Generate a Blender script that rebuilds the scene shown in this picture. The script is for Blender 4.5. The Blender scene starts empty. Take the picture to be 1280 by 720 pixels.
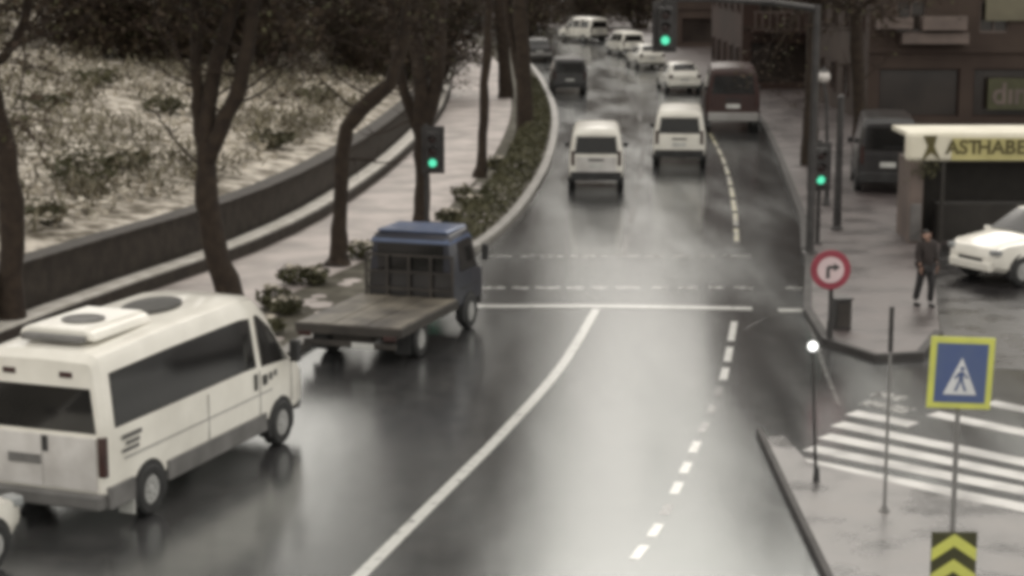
import bpy, bmesh, math, random
from mathutils import Vector, Matrix

random.seed(11)
R = math.radians
scene = bpy.context.scene
COL = scene.collection

# ------------------------------------------------------------------ camera
H = 7.81                      # camera height on its pole
F = 2300.0                    # focal length in pixels of a 1280 px wide frame
TH = math.atan(422.0 / F)     # downward tilt
cam_data = bpy.data.cameras.new('camera')
cam_data.sensor_width = 36.0
cam_data.lens = 36.0 * F / 1280.0
cam_data.clip_start = 0.5
cam_data.clip_end = 3000.0
cam = bpy.data.objects.new('camera', cam_data)
cam.location = (0, 0, H)
cam.rotation_euler = (math.pi / 2 - TH, 0, 0)
COL.objects.link(cam)
scene.camera = cam

# ------------------------------------------------------------------ sky, sun, exposure
SUN_EL, SUN_AZ = R(36.0), R(5.0)          # azimuth from +Y towards +X
world = bpy.data.worlds.new('World')
scene.world = world
world.use_nodes = True
nt = world.node_tree
bg = nt.nodes['Background']
sky = nt.nodes.new('ShaderNodeTexSky')
sky.sky_type = 'NISHITA'
sky.sun_disc = False
sky.sun_elevation = SUN_EL
sky.sun_rotation = SUN_AZ
sky.dust_density = 6.0
sky.air_density = 1.0
hsv = nt.nodes.new('ShaderNodeHueSaturation')
hsv.inputs['Saturation'].default_value = 0.45     # overcast: hardly any blue left
nt.links.new(sky.outputs[0], hsv.inputs['Color'])
cloud = nt.nodes.new('ShaderNodeMix')              # an even cloud layer over the whole sky
cloud.data_type = 'RGBA'
cloud.inputs['Factor'].default_value = 0.86
nt.links.new(hsv.outputs[0], cloud.inputs['A'])
cloud.inputs['B'].default_value = (10.7, 10.25, 9.45, 1)
nt.links.new(cloud.outputs['Result'], bg.inputs['Color'])
bg.inputs['Strength'].default_value = 0.10
sun_data = bpy.data.lights.new('sun', 'SUN')
sun_data.energy = 0.5
sun_data.angle = R(30)
sun_data.color = (1.0, 0.95, 0.87)
sun = bpy.data.objects.new('sun', sun_data)
sd = Vector((math.sin(SUN_AZ) * math.cos(SUN_EL), math.cos(SUN_AZ) * math.cos(SUN_EL), math.sin(SUN_EL)))
sun.rotation_euler = sd.to_track_quat('Z', 'Y').to_euler()
sun.location = (20, 60, 60)
COL.objects.link(sun)
scene.view_settings.view_transform = 'Standard'
scene.view_settings.look = 'None'
scene.view_settings.exposure = 0.38
scene.view_settings.gamma = 1.0
scene.view_settings.use_curve_mapping = False
scene.render.engine = 'CYCLES'
scene.cycles.filter_width = 5.0           # the soft lens of an old street camera
scene.cycles.max_bounces = 6


# ------------------------------------------------------------------ picture -> place
def at(px, py, h=0.0):
    """Point of the horizontal plane z = h seen at a pixel of the 1280 x 720 photograph."""
    dx, dy = (px - 640) / F, -(py - 360) / F
    c, s = math.cos(TH), math.sin(TH)
    d = Vector((dx, c + dy * s, -s + dy * c))
    t = (h - H) / d.z
    return Vector((0, 0, H)) + d * t


def at_y(px, py, y):
    """Point of the upright plane Y = y seen at a pixel."""
    dx, dy = (px - 640) / F, -(py - 360) / F
    c, s = math.cos(TH), math.sin(TH)
    d = Vector((dx, c + dy * s, -s + dy * c))
    return Vector((0, 0, H)) + d * (y / d.y)


def curve(pts):
    """Smooth function X(Y) through points (Y, X) sorted by Y."""
    pts = sorted(pts)
    n = len(pts)
    m = []
    for i in range(n):
        a, b = pts[max(i - 1, 0)], pts[min(i + 1, n - 1)]
        m.append((b[1] - a[1]) / (b[0] - a[0]))

    def f(y):
        if y <= pts[0][0]:
            return pts[0][1] + m[0] * (y - pts[0][0])
        if y >= pts[-1][0]:
            return pts[-1][1] + m[-1] * (y - pts[-1][0])
        for i in range(n - 1):
            if y <= pts[i + 1][0]:
                h = pts[i + 1][0] - pts[i][0]
                t = (y - pts[i][0]) / h
                return ((2 * t**3 - 3 * t**2 + 1) * pts[i][1] + (t**3 - 2 * t**2 + t) * h * m[i]
                        + (-2 * t**3 + 3 * t**2) * pts[i + 1][1] + (t**3 - t**2) * h * m[i + 1])
    return f


def pix_curve(pix, extra=()):
    return curve([(at(*p).y, at(*p).x) for p in pix] + list(extra))


# ------------------------------------------------------------------ materials
def mat(name, c1, c2=None, rough=0.6, scale=3.0, bump=0.0, bscale=30.0, metal=0.0, coat=0.0, lo=0.35, hi=0.65, rough2=None,
        emit=None, estr=0.0, spec=0.5, detail=5.0):
    m = bpy.data.materials.new(name)
    m.use_nodes = True
    t = m.node_tree
    b = t.nodes['Principled BSDF']
    b.inputs['Roughness'].default_value = rough
    b.inputs['Metallic'].default_value = metal
    b.inputs['Coat Weight'].default_value = coat
    b.inputs['Coat Roughness'].default_value = 0.08
    b.inputs['Specular IOR Level'].default_value = spec
    tc = t.nodes.new('ShaderNodeTexCoord')
    n = t.nodes.new('ShaderNodeTexNoise')
    n.inputs['Scale'].default_value = scale
    n.inputs['Detail'].default_value = detail
    t.links.new(tc.outputs['Object'], n.inputs['Vector'])
    r = t.nodes.new('ShaderNodeValToRGB')
    c2 = c2 or tuple(x * 0.75 for x in c1)
    r.color_ramp.elements[0].position = lo
    r.color_ramp.elements[1].position = hi
    r.color_ramp.elements[0].color = (*c1, 1)
    r.color_ramp.elements[1].color = (*c2, 1)
    t.links.new(n.outputs['Fac'], r.inputs['Fac'])
    t.links.new(r.outputs['Color'], b.inputs['Base Color'])
    if rough2 is not None:
        mr = t.nodes.new('ShaderNodeMapRange')
        mr.inputs['From Min'].default_value = lo
        mr.inputs['From Max'].default_value = hi
        mr.inputs['To Min'].default_value = rough
        mr.inputs['To Max'].default_value = rough2
        t.links.new(n.outputs['Fac'], mr.inputs['Value'])
        t.links.new(mr.outputs['Result'], b.inputs['Roughness'])
    if bump:
        n2 = t.nodes.new('ShaderNodeTexNoise')
        n2.inputs['Scale'].default_value = bscale
        n2.inputs['Detail'].default_value = 4
        t.links.new(tc.outputs['Object'], n2.inputs['Vector'])
        bp = t.nodes.new('ShaderNodeBump')
        bp.inputs['Strength'].default_value = bump
        bp.inputs['Distance'].default_value = 0.02
        t.links.new(n2.outputs['Fac'], bp.inputs['Height'])
        t.links.new(bp.outputs['Normal'], b.inputs['Normal'])
    if emit:
        b.inputs['Emission Color'].default_value = (*emit, 1)
        b.inputs['Emission Strength'].default_value = estr
    return m


def asphalt_material():
    m = bpy.data.materials.new('wet_asphalt')
    m.use_nodes = True
    t = m.node_tree
    b = t.nodes['Principled BSDF']
    tc = t.nodes.new('ShaderNodeTexCoord')
    mp = t.nodes.new('ShaderNodeMapping')
    mp.inputs['Scale'].default_value = (0.55, 0.10, 1)
    t.links.new(tc.outputs['Object'], mp.inputs['Vector'])
    big = t.nodes.new('ShaderNodeTexNoise')          # wet and drier bands along the lanes
    big.inputs['Scale'].default_value = 1.0
    big.inputs['Detail'].default_value = 8
    t.links.new(mp.outputs['Vector'], big.inputs['Vector'])
    fine = t.nodes.new('ShaderNodeTexNoise')
    fine.inputs['Scale'].default_value = 2.2
    fine.inputs['Detail'].default_value = 12
    t.links.new(tc.outputs['Object'], fine.inputs['Vector'])
    r = t.nodes.new('ShaderNodeValToRGB')
    r.color_ramp.elements[0].position = 0.3
    r.color_ramp.elements[1].position = 0.7
    r.color_ramp.elements[0].color = (0.032, 0.032, 0.033, 1)
    r.color_ramp.elements[1].color = (0.060, 0.058, 0.058, 1)
    t.links.new(fine.outputs['Fac'], r.inputs['Fac'])
    t.links.new(r.outputs['Color'], b.inputs['Base Color'])
    mr = t.nodes.new('ShaderNodeMapRange')
    mr.inputs['From Min'].default_value = 0.35
    mr.inputs['From Max'].default_value = 0.68
    mr.inputs['To Min'].default_value = 0.12
    mr.inputs['To Max'].default_value = 0.26
    t.links.new(big.outputs['Fac'], mr.inputs['Value'])
    t.links.new(mr.outputs['Result'], b.inputs['Roughness'])
    b.inputs['Specular IOR Level'].default_value = 1.0
    b.inputs['Specular Tint'].default_value = (0.86, 1.0, 0.98, 1)
    b.inputs['Coat Weight'].default_value = 0.45
    b.inputs['Coat IOR'].default_value = 1.33
    t.links.new(mr.outputs['Result'], b.inputs['Coat Roughness'])
    vo = t.nodes.new('ShaderNodeTexNoise')
    vo.inputs['Scale'].default_value = 28
    vo.inputs['Detail'].default_value = 3
    t.links.new(tc.outputs['Object'], vo.inputs['Vector'])
    bp = t.nodes.new('ShaderNodeBump')
    bp.inputs['Strength'].default_value = 0.2
    bp.inputs['Distance'].default_value = 0.01
    t.links.new(vo.outputs['Fac'], bp.inputs['Height'])
    t.links.new(bp.outputs['Normal'], b.inputs['Normal'])
    return m


def marking_material(name, wear=0.45):
    m = mat(name, (0.60, 0.60, 0.57), (0.055, 0.055, 0.055), rough=0.22, scale=6.0, lo=wear, hi=wear + 0.25, spec=0.9, detail=8, coat=0.4)
    return m


M = {}
M['asphalt'] = asphalt_material()
M['side_asphalt_shade'] = mat('asphalt_painted_shade', (0.016, 0.015, 0.016), (0.028, 0.026, 0.026), rough=0.22, rough2=0.4, scale=1.4, bump=0.1, bscale=40, spec=0.4)  # base colour darkened to carry shade and the kiosk's dark reflection
M['zebra'] = mat('zebra_paint', (0.50, 0.49, 0.47), (0.15, 0.145, 0.14), rough=0.4, scale=1.3, lo=0.42, hi=0.75)
M['yellowed_marking'] = mat('yellowed_paint', (0.40, 0.37, 0.23), (0.09, 0.085, 0.075), rough=0.4, scale=3, lo=0.38, hi=0.6)
M['earth'] = mat('earth', (0.10, 0.085, 0.06), (0.2, 0.18, 0.15), rough=0.9, scale=0.4)
M['marking'] = marking_material('road_paint', 0.56)
M['worn_marking'] = marking_material('worn_road_paint', 0.36)
M['faint_marking'] = mat('faint_road_paint', (0.24, 0.24, 0.23), (0.055, 0.055, 0.055), rough=0.22, scale=5.0, lo=0.36, hi=0.62, detail=8, spec=0.9, coat=0.4)
M['pave_snow'] = mat('slushy_paving', (0.25, 0.217, 0.20), (0.52, 0.465, 0.44), rough=0.55, rough2=0.75, scale=0.7, bump=0.3, bscale=12)
M['pave_wet'] = mat('wet_paving', (0.055, 0.046, 0.045), (0.11, 0.092, 0.089), rough=0.35, rough2=0.55, scale=0.9, bump=0.15, bscale=20)
M['pave_dirty'] = mat('dirty_slush_paving', (0.050, 0.049, 0.048), (0.19, 0.178, 0.172), rough=0.16, rough2=0.5, scale=0.9, bump=0.2, bscale=16)
M['kerb'] = mat('pale_kerb', (0.27, 0.255, 0.235), (0.17, 0.16, 0.145), rough=0.55, scale=2.0, bump=0.1)
M['dark_kerb'] = mat('dark_kerb', (0.030, 0.027, 0.026), (0.050, 0.046, 0.044), rough=0.75, scale=2.0, bump=0.1)
M['soil'] = mat('strip_soil', (0.055, 0.048, 0.032), (0.16, 0.148, 0.12), rough=0.9, scale=1.3, bump=0.8, bscale=6, lo=0.45, hi=0.75)
M['snow'] = mat('snow', (0.72, 0.69, 0.64), (0.52, 0.49, 0.44), rough=0.8, scale=2.0, bump=0.5, bscale=9)
M['wall'] = mat('dark_stone', (0.018, 0.013, 0.009), (0.036, 0.028, 0.021), rough=0.8, scale=3.0, bump=0.6, bscale=8)
M['bark'] = mat('bark', (0.018, 0.011, 0.007), (0.036, 0.024, 0.015), rough=0.9, scale=5.0, bump=0.9, bscale=14)
M['twig'] = mat('twig', (0.020, 0.011, 0.007), (0.034, 0.021, 0.014), rough=0.9, scale=2.0)
M['dry_leaf'] = mat('dry_leaf', (0.030, 0.017, 0.010), (0.052, 0.036, 0.018), rough=0.8, scale=0.8)
M['olive_leaf'] = mat('olive_leaf', (0.050, 0.050, 0.022), (0.095, 0.088, 0.045), rough=0.8, scale=0.9)
M['snowy_leaf'] = mat('snowy_leaf', (0.68, 0.63, 0.55), (0.38, 0.34, 0.27), rough=0.8, scale=1.2)
M['grass'] = mat('dry_grass', (0.075, 0.064, 0.040), (0.17, 0.15, 0.10), rough=0.9, scale=0.5)
M['white_paint'] = mat('white_paint', (0.80, 0.775, 0.705), (0.68, 0.655, 0.59), rough=0.32, scale=1.5, coat=0.5)
M['grimy_white'] = mat('grimy_white', (0.62, 0.60, 0.58), (0.45, 0.43, 0.41), rough=0.42, scale=2.0, coat=0.2)
M['grey_paint'] = mat('grey_paint', (0.30, 0.29, 0.28), (0.24, 0.23, 0.22), rough=0.35, scale=1.5, coat=0.4)
M['dark_paint'] = mat('dark_paint', (0.018, 0.017, 0.018), (0.03, 0.028, 0.028), rough=0.3, scale=1.5, coat=0.5)
M['navy_paint'] = mat('navy_paint', (0.020, 0.022, 0.032), (0.030, 0.030, 0.040), rough=0.4, scale=1.5, coat=0.2)
M['vent'] = mat('vent_mesh', (0.055, 0.053, 0.050), (0.08, 0.078, 0.073), rough=0.7)
M['blue_paint'] = mat('blue_paint', (0.10, 0.14, 0.25), (0.075, 0.10, 0.17), rough=0.35, scale=1.5, coat=0.4)
M['maroon_paint'] = mat('maroon_paint', (0.034, 0.010, 0.007), (0.024, 0.008, 0.006), rough=0.45, scale=1.0, coat=0.1)
M['glass'] = mat('dark_glass', (0.012, 0.012, 0.012), (0.02, 0.019, 0.018), rough=0.08, scale=0.8, spec=0.5)
M['tyre'] = mat('tyre', (0.018, 0.018, 0.018), (0.03, 0.03, 0.03), rough=0.75, scale=6)
M['rim'] = mat('rim', (0.42, 0.42, 0.41), (0.28, 0.28, 0.27), rough=0.4)
M['cladding'] = mat('grey_cladding', (0.10, 0.097, 0.093), (0.17, 0.165, 0.16), rough=0.6, scale=2.0)
M['black_plastic'] = mat('black_plastic', (0.016, 0.015, 0.015), (0.03, 0.03, 0.03), rough=0.55)
M['tail_red'] = mat('tail_lens', (0.050, 0.020, 0.017), (0.035, 0.016, 0.014), rough=0.25)
M['head_lens'] = mat('head_lens', (0.30, 0.31, 0.31), (0.16, 0.165, 0.17), rough=0.15)
M['plate'] = mat('number_plate', (0.55, 0.55, 0.52), (0.42, 0.42, 0.40), rough=0.5)
M['steel'] = mat('dark_steel', (0.030, 0.028, 0.028), (0.05, 0.047, 0.046), rough=0.5, metal=0.2)
M['zinc'] = mat('zinc_pole', (0.22, 0.215, 0.21), (0.17, 0.165, 0.16), rough=0.6)
M['bed'] = mat('slushy_truck_bed', (0.20, 0.178, 0.142), (0.045, 0.038, 0.031), rough=0.5, scale=1.2, bump=0.2)
M['grime'] = mat('grimy_steel', (0.026, 0.022, 0.019), (0.048, 0.041, 0.035), rough=0.6, scale=2)
M['facade'] = mat('brown_facade', (0.036, 0.022, 0.016), (0.054, 0.036, 0.027), rough=0.8, scale=0.5, bump=0.2)
M['facade_red'] = mat('red_brown_facade', (0.044, 0.022, 0.016), (0.030, 0.016, 0.012), rough=0.8, scale=0.4, bump=0.2)
M['facade_pale'] = mat('pale_trim', (0.17, 0.132, 0.115), (0.11, 0.086, 0.076), rough=0.7, scale=1.2)
M['facade_olive'] = mat('olive_panel', (0.17, 0.155, 0.105), (0.13, 0.118, 0.08), rough=0.7, scale=0.8)
M['pane'] = mat('window_pane', (0.020, 0.016, 0.014), (0.035, 0.028, 0.024), rough=0.15, scale=0.6)
M['white_panel'] = mat('white_panel', (0.78, 0.74, 0.62), (0.64, 0.60, 0.48), rough=0.5, scale=0.9)
M['sign_band'] = mat('sign_band', (0.50, 0.45, 0.20), (0.40, 0.36, 0.15), rough=0.5, scale=2)
M['olive_print'] = mat('olive_print', (0.10, 0.083, 0.022), (0.07, 0.058, 0.02), rough=0.6)
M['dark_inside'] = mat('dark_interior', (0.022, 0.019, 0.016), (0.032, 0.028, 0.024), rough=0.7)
M['sign_blue'] = mat('sign_blue', (0.075, 0.11, 0.25), (0.09, 0.125, 0.24), rough=0.4)
M['sign_white'] = mat('sign_white', (0.72, 0.73, 0.74), (0.62, 0.63, 0.64), rough=0.4)
M['sign_yellow'] = mat('sign_yellow', (0.64, 0.66, 0.13), (0.54, 0.56, 0.14), rough=0.45)
M['sign_dark'] = mat('sign_dark', (0.045, 0.045, 0.018), (0.06, 0.06, 0.025), rough=0.5)
M['sign_red'] = mat('sign_red', (0.30, 0.045, 0.07), (0.22, 0.032, 0.05), rough=0.45)
M['sign_pink'] = mat('sign_field', (0.66, 0.52, 0.53), (0.58, 0.46, 0.47), rough=0.45)
M['green_lamp'] = mat('green_lamp', (0.05, 0.4, 0.25), rough=0.3, emit=(0.10, 0.75, 0.44), estr=0.85)
M['dead_lamp'] = mat('dead_lamp', (0.03, 0.012, 0.01), rough=0.3)
M['white_glow'] = mat('white_glow', (0.8, 0.8, 0.8), rough=0.4, emit=(1, 1, 0.97), estr=1.3)
M['globe'] = mat('lamp_globe', (0.62, 0.59, 0.56), (0.50, 0.47, 0.45), rough=0.35)
M['skin'] = mat('skin', (0.33, 0.20, 0.15), rough=0.6)
M['coat_cloth'] = mat('dark_coat', (0.022, 0.017, 0.016), (0.035, 0.027, 0.025), rough=0.9)
M['trouser_cloth'] = mat('dark_trousers', (0.020, 0.019, 0.020), (0.03, 0.028, 0.029), rough=0.9)
M['hair'] = mat('hair', (0.014, 0.010, 0.008), rough=0.7)


# ------------------------------------------------------------------ mesh helpers
class MB:
    def __init__(s):
        s.v, s.f = [], []

    def add(s, vs, fs, Mx=None):
        o = len(s.v)
        s.v += [tuple(Mx @ Vector(p)) if Mx is not None else tuple(p) for p in vs]
        s.f += [tuple(i + o for i in f) for f in fs]
        return s

    def box(s, c, d, rz=0.0, Mx=None):
        x, y, z = (k / 2 for k in d)
        vs = [Vector((i * x, j * y, k * z)) for i in (-1, 1) for j in (-1, 1) for k in (-1, 1)]
        T = Matrix.Translation(c) @ Matrix.Rotation(rz, 4, 'Z')
        if Mx is not None:
            T = Mx @ T
        return s.add(vs, [(0, 1, 3, 2), (4, 6, 7, 5), (0, 4, 5, 1), (2, 3, 7, 6), (0, 2, 6, 4), (1, 5, 7, 3)], T)

    def tube(s, pts, rad, n=8, caps=True):
        pts = [Vector(p) for p in pts]
        if not hasattr(rad, '__len__'):
            rad = [rad] * len(pts)
        o = len(s.v)
        ref = None
        for i, p in enumerate(pts):
            d = (pts[min(i + 1, len(pts) - 1)] - pts[max(i - 1, 0)]).normalized()
            if ref is None:
                ref = Vector((1, 0, 0)) if abs(d.x) < 0.8 else Vector((0, 1, 0))
            a = d.cross(ref).normalized()
            b = d.cross(a)
            for k in range(n):
                w = 2 * math.pi * k / n
                s.v.append(tuple(p + (a * math.cos(w) + b * math.sin(w)) * rad[i]))
        for i in range(len(pts) - 1):
            for k in range(n):
                k2 = (k + 1) % n
                s.f.append((o + i * n + k, o + i * n + k2, o + (i + 1) * n + k2, o + (i + 1) * n + k))
        if caps:
            s.f.append(tuple(o + k for k in reversed(range(n))))
            s.f.append(tuple(o + (len(pts) - 1) * n + k for k in range(n)))
        return s

    def lathe(s, prof, n=20, Mx=None, axis='Z', caps=True):
        """prof: (radius, along axis) pairs."""
        o = len(s.v)
        for r, a in prof:
            for k in range(n):
                w = 2 * math.pi * k / n
                u, v = r * math.cos(w), r * math.sin(w)
                p = Vector((a, u, v)) if axis == 'X' else Vector((u, a, v)) if axis == 'Y' else Vector((u, v, a))
                s.v.append(tuple(Mx @ p) if Mx is not None else tuple(p))
        for i in range(len(prof) - 1):
            for k in range(n):
                k2 = (k + 1) % n
                s.f.append((o + i * n + k, o + i * n + k2, o + (i + 1) * n + k2, o + (i + 1) * n + k))
        if caps:
            s.f.append(tuple(o + k for k in reversed(range(n))))
            s.f.append(tuple(o + (len(prof) - 1) * n + k for k in range(n)))
        return s

    def prism(s, poly, depth, Mx=None):
        """poly in the local XZ plane (x, z), pushed from y = 0 to y = depth."""
        n = len(poly)
        vs = [Vector((x, 0, z)) for x, z in poly] + [Vector((x, depth, z)) for x, z in poly]
        fs = [tuple(range(n)), tuple(reversed(range(n, 2 * n)))] + [(i, i + n, (i + 1) % n + n, (i + 1) % n) for i in range(n)]
        return s.add(vs, fs, Mx)

    def slab(s, poly, z0, z1):
        n = len(poly)
        vs = [(x, y, z0) for x, y in poly] + [(x, y, z1) for x, y in poly]
        fs = [tuple(reversed(range(n))), tuple(range(n, 2 * n))] + [(i, (i + 1) % n, (i + 1) % n + n, i + n) for i in range(n)]
        return s.add(vs, fs)

    def build(s, name, m, parent=None, smooth=None, bevel=0.0):
        me = bpy.data.meshes.new(name)
        me.from_pydata(s.v, [], s.f)
        bm = bmesh.new()
        bm.from_mesh(me)
        bmesh.ops.recalc_face_normals(bm, faces=bm.faces)
        bm.to_mesh(me)
        bm.free()
        me.materials.append(m)
        if smooth is not None:
            me.polygons.foreach_set('use_smooth', [True] * len(me.polygons))
            me.set_sharp_from_angle(angle=R(smooth))
        o = bpy.data.objects.new(name, me)
        COL.objects.link(o)
        if parent:
            o.parent = parent
        if bevel:
            b = o.modifiers.new('bevel', 'BEVEL')
            b.width = bevel
            b.segments = 2
            b.limit_method = 'ANGLE'
        return o


def tag(o, label=None, cat=None, group=None, kind=None):
    for k, v in (('label', label), ('category', cat), ('group', group), ('kind', kind)):
        if v:
            o[k] = v
    return o


def empty(name, loc, rz=0.0, label=None, cat=None, group=None):
    o = bpy.data.objects.new(name, None)
    o.location = loc
    o.rotation_euler = (0, 0, rz)
    o.empty_display_size = 0.3
    COL.objects.link(o)
    return tag(o, label, cat, group)


def copy_tree(o, parent=None):
    c = o.copy()
    COL.objects.link(c)
    c.parent = parent
    for ch in list(o.children):
        copy_tree(ch, c)
    return c


def text_mesh(txt, size, name, m, parent, Mx, depth=0.01):
    cu = bpy.data.curves.new('lettering', 'FONT')
    cu.body = txt
    cu.size = size
    cu.extrude = depth
    cu.offset = size * 0.02
    cu.align_x = 'CENTER'
    cu.align_y = 'CENTER'
    to = bpy.data.objects.new('lettering_source', cu)
    COL.objects.link(to)
    bpy.context.view_layer.update()
    me = bpy.data.meshes.new_from_object(to.evaluated_get(bpy.context.evaluated_depsgraph_get()))
    bpy.data.objects.remove(to)
    me.transform(Mx)
    me.materials.clear()
    me.materials.append(m)
    o = bpy.data.objects.new(name, me)
    COL.objects.link(o)
    o.parent = parent
    return o


# ------------------------------------------------------------------ lines of the street
KERB = pix_curve([(-72, 627), (195, 535), (345, 458), (450, 394), (600, 312), (655, 262), (690, 200), (697, 145), (683, 108), (662, 80)],
                 [(18, -12.5), (160, -1.5), (200, -9.5), (250, -24)])
STRIP = lambda y: KERB(y) - 2.25
WALL = lambda y: KERB(y) - 5.5 - max(0, (44 - y) * 0.03)
RKERB = pix_curve([(1012, 330), (1006, 270), (945, 140)], [(100, 11.6), (125, 10.9), (160, 8.6), (200, 1.5), (250, -12)])


def ribbon(name, m, fa, fb, ys, z0, z1, kind='structure'):
    mb = MB()
    vs, fs = [], []
    for y in ys:
        a, b = fa(y), fb(y)
        vs += [(a, y, z0), (a, y, z1), (b, y, z1), (b, y, z0)]
    for i in range(len(ys) - 1):
        for k in range(3):
            fs.append((4 * i + k, 4 * i + k + 1, 4 * i + k + 5, 4 * i + k + 4))
    n = 4 * (len(ys) - 1)
    fs += [(0, 3, 2, 1), (n, n + 1, n + 2, n + 3)]
    mb.add(vs, fs)
    o = mb.build(name, m)
    if kind:
        o['kind'] = kind
    return o


def yrange(a, b, step):
    n = max(2, int((b - a) / step) + 1)
    return [a + (b - a) * i / (n - 1) for i in range(n)]


# ------------------------------------------------------------------ ground and road
tag(MB().add([(-1500, -200, -0.05), (1500, -200, -0.05), (1500, 2500, -0.05), (-1500, 2500, -0.05)], [(0, 1, 2, 3)]).build('ground', M['earth']), kind='structure')
tag(MB().add([(-45, -10, 0), (60, -10, 0), (60, 300, 0), (-45, 300, 0)], [(0, 1, 2, 3)]).build('road', M['asphalt']), kind='structure')

ribbon('sidewalk', M['pave_snow'], lambda y: WALL(y) - 0.5, STRIP, yrange(16, 240, 3), -0.04, 0.13)
ribbon('planting_strip', M['soil'], STRIP, lambda y: KERB(y) - 0.28, yrange(16, 240, 3), -0.04, 0.115)
ribbon('kerb', M['kerb'], lambda y: KERB(y) - 0.28, KERB, yrange(16, 240, 2), -0.04, 0.15)

# right pavement: the long one, then its narrow tongue down to the turn sign
pv = [at(1012, 330), at(1010, 392), at(1034, 430), at(1095, 450), at(1150, 447), at(1174, 420), at(1168, 350), at(1176, 306)]
right = [(p.x, p.y) for p in pv] + [(42, at(1176, 306).y + 0.5), (42, 240)]
ys = yrange(at(1012, 330).y + 1.5, 240, 3)
poly = right + [(RKERB(y), y) for y in reversed(ys)]
tag(MB().slab(poly, -0.04, 0.12).build('pavement', M['pave_wet']), kind='structure')
ribbon('dark_kerb', M['dark_kerb'], lambda y: RKERB(y) - 0.22, lambda y: RKERB(y) - 0.004, yrange(at(1012, 330).y + 1.5, 240, 2), -0.04, 0.17)

kp = [Vector((RKERB(at(1012, 330).y + 1.5) - .11, at(1012, 330).y + 1.46, 0))] + [at(*q) for q in ((1011, 330), (1009, 392), (1033, 431), (1095, 451.5), (1150, 448.5), (1173, 421))]
kv, kf = [], []
for i, q in enumerate(kp):
    t0 = (q - kp[i - 1]).normalized() if i else (kp[1] - q).normalized()
    t1 = (kp[i + 1] - q).normalized() if i < len(kp) - 1 else t0
    n = Vector((t0.y + t1.y, -t0.x - t1.x, 0)).normalized() * .09
    for sx, zz in ((-1, -.04), (-1, .145), (1, .145), (1, -.04)):
        kv.append((q.x + n.x * sx, q.y + n.y * sx, zz))
for i in range(len(kp) - 1):
    kf += [(4 * i + k, 4 * i + k + 1, 4 * i + k + 5, 4 * i + k + 4) for k in range(3)]
kf += [(0, 3, 2, 1), tuple(range(4 * len(kp) - 4, 4 * len(kp)))]
tag(MB().add(kv, kf).build('dark_kerb', M['dark_kerb']), kind='structure')
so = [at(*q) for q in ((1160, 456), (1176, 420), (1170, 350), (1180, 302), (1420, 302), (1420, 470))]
tag(MB().add([(q.x, q.y, 0.004) for q in so], [(0, 1, 2, 3, 4, 5)]).build('side_road_shade', M['side_asphalt_shade']), kind='structure')  # dark overlay on the road; the shade is in its colour

# near pavement at the bottom of the frame, where the two yellow-edged signs stand
a0, a1, a2 = at(948, 543), at(1035, 728), at(975, 577)
near = [(a0.x, a0.y), (a1.x, a1.y), (4.0, 14), (20, 14), (20, at(1280, 652).y - 4)]
b0, b1 = at(1010, 586), at(1280, 652)
near = [(3.95, 14), (16, 14), (16, b1.y - (b0.y - b1.y) / (b1.x - b0.x) * (16 - b1.x)), (b1.x, b1.y), (b0.x, b0.y), (a0.x + 0.35, a0.y - 0.5), (a0.x + 0.02, a0.y - 0.6)]
tag(MB().slab(near, -0.04, 0.11).build('near_pavement', M['pave_dirty']), kind='structure')
kx = curve([(14, 3.86), (a1.y, a1.x), (at(993, 640).y, at(993, 640).x), (at(965, 580).y, at(965, 580).x), (a0.y, a0.x)])
ribbon('dark_kerb', M['dark_kerb'], lambda y: kx(y) - 0.035, lambda y: kx(y) + 0.055, yrange(14, a0.y, 0.6), -0.04, 0.113)

# ------------------------------------------------------------------ painted lines
LZ = 0.004


def line(name, pts, w, m, z=LZ, taper=False):
    """A painted band along ground points."""
    pts = [Vector((p[0], p[1], 0)) for p in pts]
    vs, fs = [], []
    for i, p in enumerate(pts):
        d = (pts[min(i + 1, len(pts) - 1)] - pts[max(i - 1, 0)]).normalized()
        n = Vector((-d.y, d.x, 0)) * (w / 2)
        vs += [(p.x + n.x, p.y + n.y, z), (p.x - n.x, p.y - n.y, z)]
    for i in range(len(pts) - 1):
        fs.append((2 * i, 2 * i + 1, 2 * i + 3, 2 * i + 2))
    o = MB().add(vs, fs).build(name, m)
    o['kind'] = 'structure'
    return o


def sample(f, y0, y1, step=1.0):
    return [(f(y), y) for y in yrange(y0, y1, step)]


lane_a = pix_curve([(747, 384), (700, 460), (625, 545), (540, 630), (448, 722)])
line('lane_line', sample(lane_a, at(400, 760).y, at(747, 386).y, 0.6), 0.19, M['marking'])
stop = [(at(560, 383).x, at(560, 383).y), (at(750, 383).x, at(750, 383).y), (at(940, 386).x, at(940, 386).y)]
line('stop_line', stop, 0.36, M['marking'], z=0.0085)
line('stop_line', [tuple(at(973, 388)[:2]), tuple(at(1008, 388)[:2])], 0.36, M['marking'])
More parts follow.
